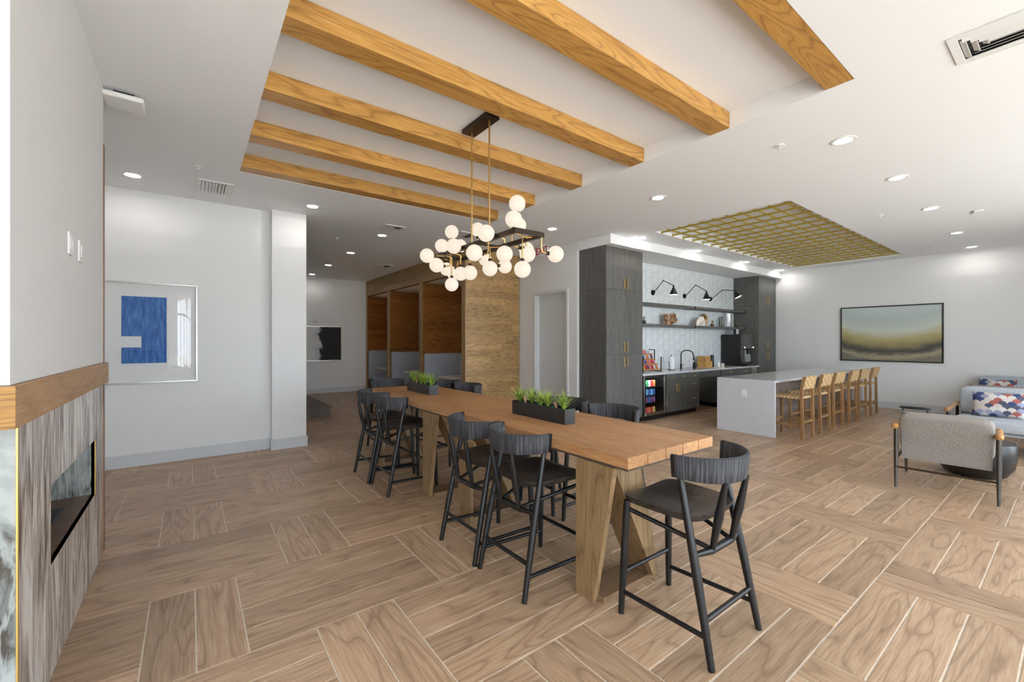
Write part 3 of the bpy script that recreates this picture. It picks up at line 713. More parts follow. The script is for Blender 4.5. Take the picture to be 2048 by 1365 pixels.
# ------------------------------------------------------------------ communal tables
TXA, TXB, TT = 1.926, 2.824, 0.915
def table(lab, ya, yb_, nb, fb):
    t = thing('communal_table', lab, 'table', (TXA, ya, 0), 0, 'counter height oak tables')
    W = TXB - TXA; ln = yb_ - ya; bw = W / 5
    for i in range(5): obj('board', Bx(i * bw + (0.003 if i else 0), 0, TT - 0.065, (i + 1) * bw - (0.003 if i < 4 else 0), ln, TT), 'tabley', t, bevel=0.0025)
    obj('underside', Bx(0.01, 0.01, TT - 0.08, W - 0.01, ln - 0.01, TT - 0.064), 'platformwood', t)
    for (base, flip) in ((nb, 1), (fb, -1)):
        def Yv(v): return base + flip * v - ya
        h = TT - 0.08
        obj('leg', MB().prism([(Yv(0.0), 0), (Yv(0.145), 0), (Yv(0.145), h), (Yv(-0.154), h)], 0, -0.010, 0.028), 'tablez', t, bevel=0.002, smooth=False)
        obj('leg', MB().prism([(0.475, 0.036), (0.54, 0.036), (0.33, h), (0.075, h)], 1, Yv(-0.075), Yv(0.145)), 'tablez', t, bevel=0.002, smooth=False)
        y0, y1 = sorted((Yv(-0.045), Yv(0.145)))
        obj('foot_board', Bx(0.029, y0, 0.0, 0.54, y1, 0.036), 'tablex', t, bevel=0.002)
    return t
table('long oak communal table at the window end with four stools and end stool', 1.50, 3.672, 1.746, 3.30)
table('oak communal table at the hallway end butted to its twin', 3.674, 5.85, 3.934, 5.40)

# ------------------------------------------------------------------ counter stools (black)
def tb(*a, **k): return MB().tube(*a, **k)
def make_chair(lab, grp):
    t = thing('counter_stool', lab, 'stool', group=grp)
    lz = 0.87
    for s in (-1, 1):
        obj('leg', tb([(s * 0.245, -0.27, 0), (s * 0.232, -0.19, 0.40), (s * 0.215, -0.088, lz)], [0.0165, 0.0225, 0.0165], 12), 'ebony', t)
    for s in (-1, 1):
        obj('leg', tb([(s * 0.235, 0.27, 0), (s * 0.218, 0.26, 0.35), (s * 0.205, 0.25, 0.648)], [0.0165, 0.0215, 0.019], 12), 'ebony', t)
    # saddle seat
    def outline(u):
        a = 2 * PI * u; c, s_ = math.cos(a), math.sin(a); e = 0.42
        x = math.copysign(abs(c) ** e, c); y = math.copysign(abs(s_) ** e, s_)
        wv = 0.232 + 0.022 * (y + 1) / 2
        return x * wv, 0.055 + y * 0.235
    def zt(x, y): return 0.682 - 0.018 * math.exp(-((x / 0.15) ** 2 + ((y - 0.03) / 0.16) ** 2)) + 0.006 * (abs(x) / 0.25) ** 2 - 0.022 * max(0, (y - 0.2) / 0.1) ** 2 * (1 - (abs(x) / 0.27) ** 2)
    def top(u, v):
        ox_, oy_ = outline(u); k = v; x = ox_ * k; y = 0.055 + (oy_ - 0.055) * k
        return (x, y, zt(x, y))
    mb = MB().grid(top, 40, 8, True)
    def side(u, v):
        ox_, oy_ = outline(u); q = 1 - 0.05 * v * v
        x = ox_ * q; y = 0.055 + (oy_ - 0.055) * q
        return (x, y, zt(ox_, oy_) - 0.036 * v)
    mb.grid(side, 40, 3, True)
    mb.grid(lambda u, v: (side(u, 1)[0] * (1 - v), 0.055 + (side(u, 1)[1] - 0.055) * (1 - v), side(u, 1)[2]), 40, 2, True)
    obj('seat', mb, 'ebonyseat', t, ang=50)
    # curved back band wrapped in cord
    def band(u, off, z):
        a = PI + PI * u; lean = 0.014 * (z - 0.85) / 0.14
        return ((0.238 + off + lean) * math.cos(a), -0.062 + (0.222 + off + lean) * math.sin(a), z)
    prof = [(-0.011, 0.858), (0.0, 0.852), (0.011, 0.858), (0.012, 0.92), (0.012, 0.978), (0.0, 0.986), (-0.011, 0.978), (-0.012, 0.92)]
    nu = 44; mb = MB()
    for i in range(nu + 1):
        for (o_, z) in prof:
            zz = z - (0.012 * (1 - math.sin(PI * (i / nu))) if z < 0.9 else 0) * -1
            mb.v.append(band(0.03 + 0.94 * i / nu, o_, zz))
    P = len(prof)
    for i in range(nu):
        for k in range(P): mb.f.append((i * P + k, (i + 1) * P + k, (i + 1) * P + (k + 1) % P, i * P + (k + 1) % P))
    mb.f.append(tuple(range(P))); mb.f.append(tuple(nu * P + k for k in reversed(range(P))))
    obj('backrest', mb, 'cord', t, ang=60, uvs=lambda c: (math.atan2(c.y + 0.062, c.x) * 0.25, c.z))
    for s in (0.0, 0.97):
        mb = MB()
        for i in range(4):
            for (o_, z) in prof:
                zz = z + (0.012 if z < 0.9 else 0); sc = 0.93
                mb.v.append(band(s + 0.03 * i / 3, o_ * 1.02, zz))
        for i in range(3):
            for k in range(P): mb.f.append((i * P + k, (i + 1) * P + k, (i + 1) * P + (k + 1) % P, i * P + (k + 1) % P))
        mb.f.append(tuple(range(P))); mb.f.append(tuple(3 * P + k for k in reversed(range(P))))
        obj('back_end', mb, 'ebony', t, ang=60)
    for s in (-1, 1):
        obj('strut', tb([(s * 0.098, -0.192, 0.49), (s * 0.105, -0.232, 0.68), (s * 0.112, -0.268, 0.862)], [0.013, 0.0225, 0.013], 12), 'ebony', t)
        obj('seat_rail', tb([(s * 0.206, 0.245, 0.60), (s * 0.098, -0.185, 0.505)], 0.0125, 10), 'ebony', t)
        obj('stretcher', tb([(s * 0.228, 0.266, 0.125), (s * 0.241, -0.243, 0.14)], 0.013, 10), 'ebony', t)
    obj('back_rail', tb([(-0.226, -0.168, 0.50), (-0.1, -0.19, 0.498), (0.1, -0.19, 0.498), (0.226, -0.168, 0.50)], [0.012, 0.0195, 0.0195, 0.012], 12), 'ebony', t)
    obj('stretcher', tb([(-0.238, -0.228, 0.21), (0.238, -0.228, 0.21)], 0.013, 10), 'ebony', t)
    obj('stretcher', tb([(-0.224, 0.264, 0.235), (0.224, 0.264, 0.235)], 0.013, 10), 'ebony', t)
    return t
GRP = 'black counter stools around the oak tables'
c0 = make_chair('black counter stool at the window end of the oak table, dark grained seat', GRP)
c0.location = (2.213, 1.32, 0)
for (x, y, rz, lab) in [(1.858, 2.237, -PI / 2, 'black counter stool on the artwork side, first from the window end'),
                        (1.845, 2.775, -PI / 2, 'black counter stool on the artwork side, second from the window end'),
                        (1.847, 4.40, -PI / 2, 'black counter stool on the artwork side, third from the window end'),
                        (1.835, 4.95, -PI / 2, 'black counter stool on the artwork side, last before the hallway end'),
                        (2.86, 2.47, PI / 2, 'black counter stool on the kitchenette side, first from the window end'),
                        (2.86, 3.07, PI / 2, 'black counter stool on the kitchenette side, second from the window end'),
                        (2.86, 4.97, PI / 2, 'black counter stool on the kitchenette side, third from the window end'),
                        (2.86, 5.53, PI / 2, 'black counter stool on the kitchenette side, last before the hallway end'),
                        (2.36, 6.12, PI, 'black counter stool at the hallway end of the oak tables')]:
    dup(c0, (x, y, 0), rz, lab)

# ------------------------------------------------------------------ planters on the tables
def tuft(parent, x, y, z, h, nb, mat, seed):
    rr = random.Random(seed); mb = MB()
    for i in range(nb):
        a = rr.uniform(0, 2 * PI); lean = rr.uniform(0.1, 1.25); hh = h * rr.uniform(0.7, 1.1); w_ = rr.uniform(0.0035, 0.006)
        dx, dy = math.cos(a), math.sin(a); px_, py_ = -dy * w_, dx * w_; b = len(mb.v); ns = 4
        for k in range(ns + 1):
            q = k / ns; r = hh * lean * 0.75 * q ** 1.3; zz = hh * q * (1 - 0.35 * lean * q); wq = (1 - q) ** 0.7
            mb.v += [(x + dx * r - px_ * wq, y + dy * r - py_ * wq, z + zz), (x + dx * r + px_ * wq, y + dy * r + py_ * wq, z + zz)]
        for k in range(ns): mb.f.append((b + 2 * k, b + 2 * k + 1, b + 2 * k + 3, b + 2 * k + 2))
    o = bpy.data.meshes.new('grass_tuft'); o.from_pydata(mb.v, [], mb.f); o.materials.append(MATS[mat])
    o.polygons.foreach_set('use_smooth', [True] * len(o.polygons))
    return obj('grass_tuft', o, None, parent)
def planter(lab, x0, y0, x1, y1, tufts, seed, wood_at):
    h = 0.118; t = thing('planter_box', lab, 'planter', ((x0 + x1) / 2, (y0 + y1) / 2, TT), 0, 'black planters on the oak tables')
    a, b = (x1 - x0) / 2, (y1 - y0) / 2; k = 0.004
    mb = MB().box(-a, -b, 0, a, b, 0.006).box(-a, -b, 0.006, -a + k, b, h).box(a - k, -b, 0.006, a, b, h).box(-a + k, -b, 0.006, a - k, -b + k, h).box(-a + k, b - k, 0.006, a - k, b, h)
    obj('box', mb, 'planter', t)
    obj('moss', MB().grid(lambda u, v: (-a + k + (2 * a - 2 * k) * u, -b + k + (2 * b - 2 * k) * v, h - 0.018 + 0.012 * math.sin(31 * v + 3) * math.sin(5 * u + 9 * v)), 8, 40), 'moss', t)
    for i, (q, xx, hh) in enumerate(tufts): tuft(t, xx, -b + 2 * b * q, h - 0.025, hh * 1.18, 60, 'blade', seed + i); tuft(t, xx, -b + 2 * b * q, h - 0.025, hh * 1.3, 26, 'blade2', seed + 50 + i)
    for q in wood_at:
        yy = -b + 2 * b * q
        obj('driftwood', tb([(-0.035, yy - 0.05, h - 0.01), (-0.01, yy, h + 0.03), (0.02, yy + 0.05, h + 0.012)], [0.006, 0.011, 0.005], 8), 'driftwood', t)
planter('black planter of spiky grasses at the window end of the tables', 2.295, 2.38, 2.405, 3.052, [(0.93, 0.0, 0.155), (0.70, 0.012, 0.15), (0.52, 0.0, 0.14), (0.36, -0.012, 0.15), (0.10, 0.0, 0.15)], 300, (0.82, 0.24))
planter('black planter of spiky grasses at the hallway end of the tables', 2.275, 4.665, 2.395, 5.31, [(0.90, 0.0, 0.16), (0.55, 0.0, 0.16), (0.40, 0.01, 0.15), (0.10, 0.0, 0.155)], 400, (0.72,))

# ------------------------------------------------------------------ island
IX0, IX1, IY0, IY1, IZ = 7.52, 12.12, 2.97, 3.915, 0.915
t = thing('kitchen_island', 'white quartz waterfall island with weathered plank back', 'island', (IX0, IY0, 0))
LX, LY = IX1 - IX0, IY1 - IY0
obj('worktop', Bx(0, 0, IZ - 0.035, LX, LY, IZ), 'quartz', t, bevel=0.002)
obj('waterfall_panel', Bx(0, 0, 0, 0.035, LY, IZ - 0.0352), 'quartz', t, bevel=0.001)
obj('waterfall_panel', Bx(LX - 0.035, 0, 0, LX, LY, IZ - 0.0352), 'quartz', t, bevel=0.001)
obj('cabinet', Bx(0.036, 0.36, 0.0, LX - 0.036, LY - 0.03, IZ - 0.036), 'cabx', t)
zz = 0.0
for r in range(5):
    x = 0.037; rr = random.Random(80 + r)
    while x < LX - 0.05:
        xe = min(LX - 0.037, x + rr.uniform(0.9, 1.7))
        if LX - xe < 0.4: xe = LX - 0.037
        obj('plank', Bx(x + 0.001, 0.34, zz + 0.001, xe - 0.001, 0.36, zz + 0.1745), 'weathered', t, smooth=False); x = xe
    zz += 0.1755
op = obj('outlet', Bx(-0.006, 0.44, 0.62, 0, 0.515, 0.735), 'white', t, bevel=0.002)
for z in (0.655, 0.70): obj('socket_face', Bx(-0.008, 0.46, z - 0.014, -0.006, 0.495, z + 0.014), 'trimwhite', op, bevel=0.001)

# ------------------------------------------------------------------ woven bar stools
def make_stool(lab, grp):
    t = thing('woven_bar_stool', lab, 'stool', group=grp)
    w_ = 0.215; k = 0.021
    for s in (-1, 1):
        obj('leg', MB().prism([(-0.245 - k, 0), (-0.245 + k, 0), (-0.235 + k, 0.64), (-0.235 + k, 0.80), (-0.275 + k, 1.0), (-0.275 - k * 0.6, 1.0), (-0.235 - k, 0.80), (-0.235 - k, 0.64)], 0, s * w_ - k * 0.85, s * w_ + k * 0.85), 'stoolwood', t, bevel=0.003)
        obj('leg', Bx(s * w_ - k * 0.85, 0.215 - k, 0, s * w_ + k * 0.85, 0.215 + k, 0.655), 'stoolwood', t, bevel=0.003)
        obj('stretcher', Bx(s * w_ - 0.012, -0.224, 0.20, s * w_ + 0.012, 0.194, 0.24), 'stoolwood', t, bevel=0.002)
    obj('stretcher', Bx(-w_ + 0.018, -0.252, 0.255, w_ - 0.018, -0.228, 0.292), 'stoolwood', t, bevel=0.002)
    obj('stretcher', Bx(-w_ + 0.018, 0.203, 0.235, w_ - 0.018, 0.227, 0.28), 'stoolwood', t, bevel=0.002)
    def seat(u, v):
        x = (u - 0.5) * 2 * (w_ + 0.005); y = -0.215 + 0.45 * v
        return (x, y, 0.672 - 0.014 * math.cos((u - 0.5) * PI) * math.cos((v - 0.5) * PI) + 0.0035 * math.sin(44 * PI * u) * math.sin(36 * PI * v))
    mb = MB().grid(seat, 88, 72)
    obj('woven_seat', mb, 'rope', t, ang=80)
    obj('seat_edge', tb([(-w_, -0.215, 0.655), (w_, -0.215, 0.655), (w_, 0.235, 0.655), (-w_, 0.235, 0.655)], 0.018, 10, closed=True), 'rope', t)
    def bk(u, v):
        x = (u - 0.5) * 2 * (w_ + 0.015); z = 0.80 + 0.2 * v
        wv = 0.006 * math.sin(20 * PI * u) * (1 if int(v * 9.999) % 2 else -1) + 0.004 * math.sin(20 * PI * v)
        return (x, -0.262 - 0.038 * v + wv, z)
    mb = MB().grid(bk, 80, 40)
    mb.grid(lambda u, v: (bk(u, v)[0], bk(u, v)[1] + 0.028, bk(u, v)[2]), 80, 40)
    obj('woven_back', mb, 'rope', t, ang=80)
    for z, yy in ((0.80, -0.248), (1.0, -0.285)): obj('back_slat', Bx(-w_ + 0.018, yy - 0.012, z - 0.018, w_ - 0.018, yy + 0.012, z), 'stoolwood', t, bevel=0.002)
    return t
sl = ['first from the waterfall end by the oak table', 'second from that waterfall end', 'third from that waterfall end', 'fourth from that waterfall end', 'fifth, second from the painting wall', 'last, nearest the painting wall']
s0 = None
for i, x in enumerate((7.905, 8.70, 9.42, 10.15, 10.82, 11.62)):
    lab = 'woven rope bar stool at the island, ' + sl[i]
    if s0 is None: s0 = make_stool(lab, 'woven bar stools along the island'); s0.location = (x, 2.885, 0)
    else: dup(s0, (x, 2.885 + 0.012 * (i % 3), 0), random.uniform(-0.03, 0.03), lab)

# ------------------------------------------------------------------ kitchenette
KY = 5.10; KB = 5.742
def handle(parent, x, z, vert, ln=0.19):
    h = ln / 2
    if vert: mb = MB().box(x - 0.006, KY - 0.05, z - h, x + 0.006, KY - 0.038, z + h).box(x - 0.005, KY - 0.04, z - h + 0.02, x + 0.005, KY - 0.0205, z - h + 0.032).box(x - 0.005, KY - 0.04, z + h - 0.032, x + 0.005, KY - 0.0205, z + h - 0.02)
    else: mb = MB().box(x - h, KY - 0.05, z - 0.006, x + h, KY - 0.038, z + 0.006).box(x - h + 0.02, KY - 0.04, z - 0.005, x - h + 0.032, KY - 0.0205, z + 0.005).box(x + h - 0.032, KY - 0.04, z - 0.005, x + h - 0.02, KY - 0.0205, z + 0.005)
    return obj('handle', mb, 'gold', parent, loc=(-parent.parent.location.x, -parent.parent.location.y, 0))
def front(t, name, x0, z0, x1, z1, mat='cabz'):
    g = 0.002
    return obj(name, Bx(x0 + g - t.location.x, KY - 0.02 - t.location.y, z0 + g, x1 - g - t.location.x, KY - t.location.y, z1 - g), mat, t, bevel=0.0015)
def tall(lab, x0, x1):
    t = thing('tall_cabinet', lab, 'cabinet', (x0, KY, 0), 0, 'tall dark cabinets')
    W = x1 - x0; D = KB - KY
    obj('toe_kick', Bx(0.02, 0.05, 0, W - 0.02, D, 0.1), 'black', t)
    obj('body', Bx(0, 0, 0.1, W, D, 2.493), 'cabz', t)
    obj('upper_body', Bx(0, 0, 2.497, W, D, 3.262), 'cabz', t)
    for (z0, z1, hz) in ((0.1, 1.315, 1.175), (1.315, 2.495, 1.445), (2.495, 3.262, 2.615)):
        for q in range(2):
            d = front(t, 'door', x0 + q * W / 2, z0, x0 + (q + 1) * W / 2, z1)
            handle(d, x0 + W / 2 + (-0.045 if q == 0 else 0.045), hz, True)
    return t
tall('tall dark woodgrain cabinet beside the drinks cooler', 5.91, 6.96)
tall('tall dark woodgrain cabinet beside the coffee machine', 11.88, 12.93)
CX0, CX1 = 6.963, 11.877
o = obj('kitchen_worktop', Bx(0, 0, 0, CX1 - CX0, KB - 5.065, 0.04), 'quartz', loc=(CX0, 5.065, 0.885), bevel=0.003); tag(o, 'white quartz worktop of the kitchenette', 'worktop')
def basec(lab, x0, x1): 
    t = thing('base_cabinet', lab, 'cabinet', (x0, KY, 0), 0, 'dark base cabinets'); W = x1 - x0
    obj('toe_kick', Bx(0, 0.06, 0, W, KB - KY, 0.1), 'black', t)
    obj('body', Bx(0, 0, 0.1, W, KB - KY, 0.884), 'cabz', t)
    return t
t = basec('dark base cabinet with two drawers over two doors beside the cooler', 7.735, 8.53)
for q in range(2):
    d = front(t, 'drawer', 7.735 + q * 0.3975, 0.745, 7.735 + (q + 1) * 0.3975, 0.882, 'cabx'); handle(d, 7.735 + (q + 0.5) * 0.3975, 0.815, False, 0.14)
    d = front(t, 'door', 7.735 + q * 0.3975, 0.1, 7.735 + (q + 1) * 0.3975, 0.745); handle(d, 8.1325 + (-0.04 if q == 0 else 0.04), 0.59, True, 0.17)
t = basec('dark base cabinet with three stacked drawers under the sink', 8.533, 9.0)
for z0, z1 in ((0.745, 0.882), (0.43, 0.745), (0.1, 0.43)):
    d = front(t, 'drawer', 8.533, z0, 9.0, z1, 'cabx'); handle(d, 8.767, z1 - 0.075 if z1 > 0.8 else z1 - 0.11, False, 0.14)
t = thing('knee_space_panel', 'dark apron and sloped panel of the open knee space', 'cabinet', (9.003, KY, 0))
obj('apron', Bx(0, 0, 0.745, 0.95, 0.02, 0.884), 'cabx', t)
obj('pipe_cover', MB().prism([(0.05, 0.74), (0.09, 0.74), (0.45, 0.25), (0.60, 0.25), (0.60, 0.2), (0.42, 0.2)], 0, 0.0, 0.95), 'cabx', t, smooth=False)
obj('back_panel', Bx(0, 0.61, 0, 0.95, 0.64, 0.745), 'cabz', t)
t = basec('dark base cabinet with two drawers below the coffee machine', 9.956, 11.50)
for q in range(2):
    d = front(t, 'drawer', 9.956 + q * 0.772, 0.745, 9.956 + (q + 1) * 0.772, 0.882, 'cabx'); handle(d, 9.956 + (q + 0.5) * 0.772, 0.815, False, 0.14)
    for e in range(2):
        x0 = 9.956 + q * 0.772 + e * 0.386
        d = front(t, 'door', x0, 0.1, x0 + 0.386, 0.745); handle(d, x0 + (0.346 if e == 0 else 0.04), 0.6, True, 0.17)
t = thing('trash_unit', 'slim stainless bin unit between base cabinet and tall cabinet', 'bin', (11.505, KY, 0))
obj('body', Bx(0, 0, 0.1, 0.37, 0.64, 0.884), 'steel', t, bevel=0.003)
obj('toe_kick', Bx(0, 0.06, 0, 0.37, 0.64, 0.1), 'black', t)
obj('handle', tb([(0.06, -0.035, 0.80), (0.31, -0.035, 0.80)], 0.008, 8), 'chrome', t)

# backsplash of hexagon tiles
bs = struct('wall_backsplash', Bx(6.962, 5.730, 0.925, 11.878, 5.7448, 3.268), 'hexgrout', 'hexagon tiled backsplash')
HS = 0.1455; HH = HS * math.sqrt(3); hm = None
def clip_hex(cx, cz, x0, z0, x1, z1):
    poly = [(cx + (HS - 0.0035) * math.cos(PI / 3 * k), cz + (HS - 0.0035) * math.sin(PI / 3 * k)) for k in range(6)]
    for ax, lim, sg in ((0, x0, 1), (0, x1, -1), (1, z0, 1), (1, z1, -1)):
        out = []
        for i in range(len(poly)):
            a, b = poly[i], poly[(i + 1) % len(poly)]
            ia, ib = (a[ax] - lim) * sg >= 0, (b[ax] - lim) * sg >= 0
            if ia: out.append(a)
            if ia != ib:
                q = (lim - a[ax]) / (b[ax] - a[ax]); out.append((a[0] + q * (b[0] - a[0]), a[1] + q * (b[1] - a[1])))
        poly = out
        if len(poly) < 3: return None
    return poly
ci = 0; x = 6.98
while x < 11.95:
    z = 0.95 + (HH / 2 if ci % 2 else 0) - HH
    while z < 3.4:
        full = x - HS > 6.965 and x + HS < 11.875 and z - HH / 2 > 0.927 and z + HH / 2 < 3.265
        dy = random.choice((0.0, 0.0006, 0.0012))
        if full:
            if hm is None: o = obj('hex_tile', MB().prism([((HS - 0.0035) * math.cos(PI / 3 * k), (HS - 0.0035) * math.sin(PI / 3 * k)) for k in range(6)], 1, -0.006, 0.0), 'hextile', bs, smooth=False, loc=(x, 5.730 - dy, z)); hm = o.data
            else: obj('hex_tile', hm, None, bs, loc=(x, 5.730 - dy, z))
        else:
            pl = clip_hex(x, z, 6.965, 0.927, 11.875, 3.265)
            if pl: obj('hex_tile', MB().prism([(a - x, b - z) for a, b in pl], 1, -0.006, 0.0), 'hextile', bs, smooth=False, loc=(x, 5.730 - dy, z))
        z += HH
    x += 1.5 * HS; ci += 1

# shelves
for z, lab in ((2.31, 'upper dark floating shelf under the swing lamps'), (1.865, 'lower dark floating shelf carrying ornaments')):
    t = thing('wall_shelf', lab, 'shelf', (CX0, 5.42, z), 0, 'floating shelves')
    Ls = CX1 - CX0
    obj('board', Bx(0, 0, 0, Ls / 2 - 0.001, 0.30, 0.055), 'cabx', t, bevel=0.002); obj('board', Bx(Ls / 2 + 0.001, 0, 0, Ls, 0.30, 0.055), 'cabx', t, bevel=0.002)
    for q in (Ls / 2, Ls - 0.02): obj('bracket', MB().box(q - 0.012, -0.012, -0.008, q + 0.012, 0.302, -0.0005).box(q - 0.012, -0.012, -0.0005, q + 0.012, -0.001, 0.063), 'bronze', t)

# swing-arm lamps
def swing(lab, bx, ex, ez, tx, tz, sx, sz):
    by = 5.724; t = thing('swing_arm_lamp', lab, 'wall lamp', (bx, by, 2.635), 0, 'black swing arm lamps over the shelves')
    obj('wall_plate', tb([(0, 0, 0), (0, -0.018, 0)], 0.06, 20), 'blackmetal', t)
    obj('pivot', MB().sphere((0, -0.04, 0), 0.025, 14, 8), 'blackmetal', t)
    e = (ex - bx, -0.21, ez - 2.635); p_ = (tx - bx, -0.42, tz - 2.635)
    obj('arm', tb([(0, -0.04, 0), e], 0.0085, 8), 'blackmetal', t); obj('arm', tb([e, p_], 0.0085, 8), 'blackmetal', t)
    for q in (e, p_): obj('joint', MB().sphere(q, 0.015, 12, 8), 'blackmetal', t)
    d = Vector((sx - tx, -0.09 if abs(sx - tx) > 0.01 else 0.0, sz - tz)).normalized(); P0 = Vector(p_)
    sh = obj('shade', tb([tuple(P0 + d * 0.0), tuple(P0 + d * 0.045), tuple(P0 + d * 0.05), tuple(P0 + d * 0.20)], [0.016, 0.018, 0.026, 0.088], 24, cap=False), 'blackmetal', t)
    obj('bulb', MB().tube([tuple(P0 + d * 0.192), tuple(P0 + d * 0.196)], 0.082, 24), 'bulb', sh)
swing('black swing arm lamp nearest the cooler side cabinet', 8.20, 8.29, 2.885, 8.35, 2.76, 8.35, 2.56)
swing('black swing arm lamp in the middle of the shelf', 9.453, 9.60, 2.89, 9.70, 2.735, 9.70, 2.53)
swing('black swing arm lamp with its shade tilted towards the coffee machine', 10.646, 10.86, 2.86, 11.04, 2.845, 11.07, 2.66)

# ------------------------------------------------------------------ drinks cooler with cans
t = thing('drinks_cooler', 'undercounter drinks cooler with glass door and steel frame', 'cooler', (6.985, KY, 0))
W = 0.735
mb = MB().box(0, 0, 0.1, 0.02, 0.62, 0.882).box(W - 0.02, 0, 0.1, W, 0.62, 0.882).box(0.02, 0.6, 0.1, W - 0.02, 0.62, 0.882).box(0.02, 0, 0.1, W - 0.02, 0.62, 0.12).box(0.02, 0, 0.86, W - 0.02, 0.62, 0.882)
obj('cabinet', mb, 'cooler', t)
obj('kick_grille', Bx(0.01, 0.05, 0, W - 0.01, 0.6, 0.1), 'black', t)
dr = obj('door', MB().box(0, -0.035, 0.105, 0.05, -0.002, 0.882).box(W - 0.05, -0.035, 0.105, W, -0.002, 0.882).box(0.05, -0.035, 0.105, W - 0.05, -0.002, 0.16).box(0.05, -0.035, 0.83, W - 0.05, -0.002, 0.882), 'steel', t, bevel=0.003)
obj('door_glass', Bx(0.05, -0.022, 0.16, W - 0.05, -0.018, 0.83), 'glass', dr)
obj('handle', tb([(W - 0.025, -0.036, 0.25), (W - 0.025, -0.07, 0.25), (W - 0.025, -0.07, 0.80), (W - 0.025, -0.036, 0.80)], 0.010, 8), 'steel', dr)
obj('fill_strip', Bx(0.1, 0.02, 0.85, W - 0.1, 0.04, 0.859), 'coolerfill', t)  # added emitter that brightens the cans behind the glass
rows = [(0.655, ['red', 'silverc', 'green', 'silverc', 'red', 'orange'], 'top'), (0.485, ['sky', 'blue', 'sky', 'blue', 'sky', 'blue'], 'second'), (0.335, ['purple', 'pink', 'purple', 'blue', 'purple', 'purple'], 'third'), (0.165, ['silverc', 'silverc', 'red', 'orange', 'red', 'yellow'], 'bottom')]
shelf_me = None; can_me = {}
for z, cols, nm in rows:
    if z > 0.2: obj('shelf', Bx(0.022, 0.04, z - 0.012, W - 0.022, 0.58, z - 0.004), 'steel', t)
    cnt = {}
    for i, c in enumerate(cols):
        mt_ = 'pk_' + c; k = c
        o = obj('drink_can', MB().lathe([(0.022, 0), (0.031, 0.010), (0.032, 0.10), (0.026, 0.122), (0.024, 0.124), (0.0, 0.122)], 14) if k not in can_me else can_me[k], mt_, loc=(6.985 + 0.085 + i * 0.078, KY + 0.085, z - 0.0035 if z > 0.2 else 0.1205))
        can_me[k] = o.data
        word = {'silverc': 'silver', 'sky': 'light blue'}.get(c, c)
        tag(o, '%s drink can on the %s shelf of the cooler' % (word, nm), 'can', 'drink cans in the cooler')

# ------------------------------------------------------------------ things on the worktop
WT = 0.925
t = thing('snack_rack', 'black wire snack rack with four sloped timber shelves', 'rack', (7.28, 5.30, WT))
Wr = 0.62
for x in (0.0, Wr):
    obj('side_frame', MB().box(x - 0.008, 0, 0, x + 0.008, 0.014, 0.30).box(x - 0.008, 0.29, 0, x + 0.008, 0.304, 0.46).box(x - 0.008, 0.014, 0.0, x + 0.008, 0.29, 0.014).box(x - 0.008, 0.16, 0.446, x + 0.008, 0.29, 0.46).box(x - 0.008, 0.16, 0.2, x + 0.008, 0.174, 0.446), 'blackmetal', t)
cols = ['red', 'orange', 'silverc', 'pink', 'brownp', 'yellow', 'blue', 'purple']
pkm = {}
rr = random.Random(5)
for k in range(4):
    z = 0.03 + 0.105 * k; y = 0.02 + 0.062 * k
    obj('shelf', MB().prism([(y, z), (y + 0.10, z + 0.03), (y + 0.10, z + 0.036), (y, z + 0.006)], 0, 0.009, Wr - 0.009).box(0.009, y - 0.006, z, Wr - 0.009, y, z + 0.025), 'armwood', t, smooth=False)
    for i in range(8):
        c = rr.choice(cols)
        o = obj('snack_packet', MB().grid(lambda u, v: (0.032 * math.copysign(abs(math.cos(2 * PI * u)) ** 0.5, math.cos(2 * PI * u)) * (1 - 0.12 * math.sin(PI * v)), 0.014 * math.sin(2 * PI * u) * math.sin(PI * (0.06 + 0.88 * v)), 0.085 * v), 14, 6, True) if c not in pkm else pkm[c], 'pk_' + c, loc=(7.28 + 0.05 + i * 0.0745, 5.30 + y + 0.05, WT + z + 0.0225), rot=(-0.35, 0, 0)); pkm[c] = o.data
        tag(o, '%s snack packet on the %s tier of the wire rack' % ({'silverc': 'silver', 'brownp': 'brown'}.get(c, c), ['lowest', 'second', 'third', 'top'][k]), 'snack packet', 'snack packets in the rack')
t = thing('paper_towel_holder', 'white paper towel roll on a black stand', 'paper towel', (8.50, 5.45, WT))
obj('base', MB().lathe([(0.085, 0), (0.085, 0.008), (0.0, 0.012)], 24), 'blackmetal', t)
obj('post', tb([(0, 0, 0.008), (0, 0, 0.315)], 0.006, 8), 'blackmetal', t)
obj('knob', MB().sphere((0, 0, 0.32), 0.012, 12, 8), 'blackmetal', t)
obj('side_rod', tb([(-0.078, 0, 0.008), (-0.078, 0, 0.18)], 0.005, 8), 'blackmetal', t)
obj('roll', MB().lathe([(0.018, 0.012), (0.062, 0.012), (0.062, 0.29), (0.018, 0.29)], 28), 'paper', t)
t = thing('kitchen_faucet', 'matte black gooseneck faucet with side lever', 'faucet', (9.12, 5.60, WT))
obj('base', MB().lathe([(0.03, 0), (0.03, 0.008), (0.022, 0.02), (0.022, 0.10), (0.015, 0.11)], 18), 'blackmetal', t)
arc = [(0, 0, 0.10), (0, 0, 0.32)] + [(0.1 * (1 - math.cos(a)) * 0.9, -0.1 * (1 - math.cos(a)), 0.32 + 0.1 * math.sin(a)) for a in [PI * k / 10 for k in range(1, 10)]] + [(0.185, -0.205, 0.28), (0.185, -0.205, 0.25)]
obj('spout', tb(arc, 0.013, 12), 'blackmetal', t)
obj('spray_head', tb([(0.185, -0.205, 0.275), (0.187, -0.207, 0.19)], [0.016, 0.02], 14), 'blackmetal', t)
obj('lever', tb([(0.02, 0, 0.07), (0.10, -0.02, 0.10)], [0.009, 0.006], 8), 'blackmetal', t)
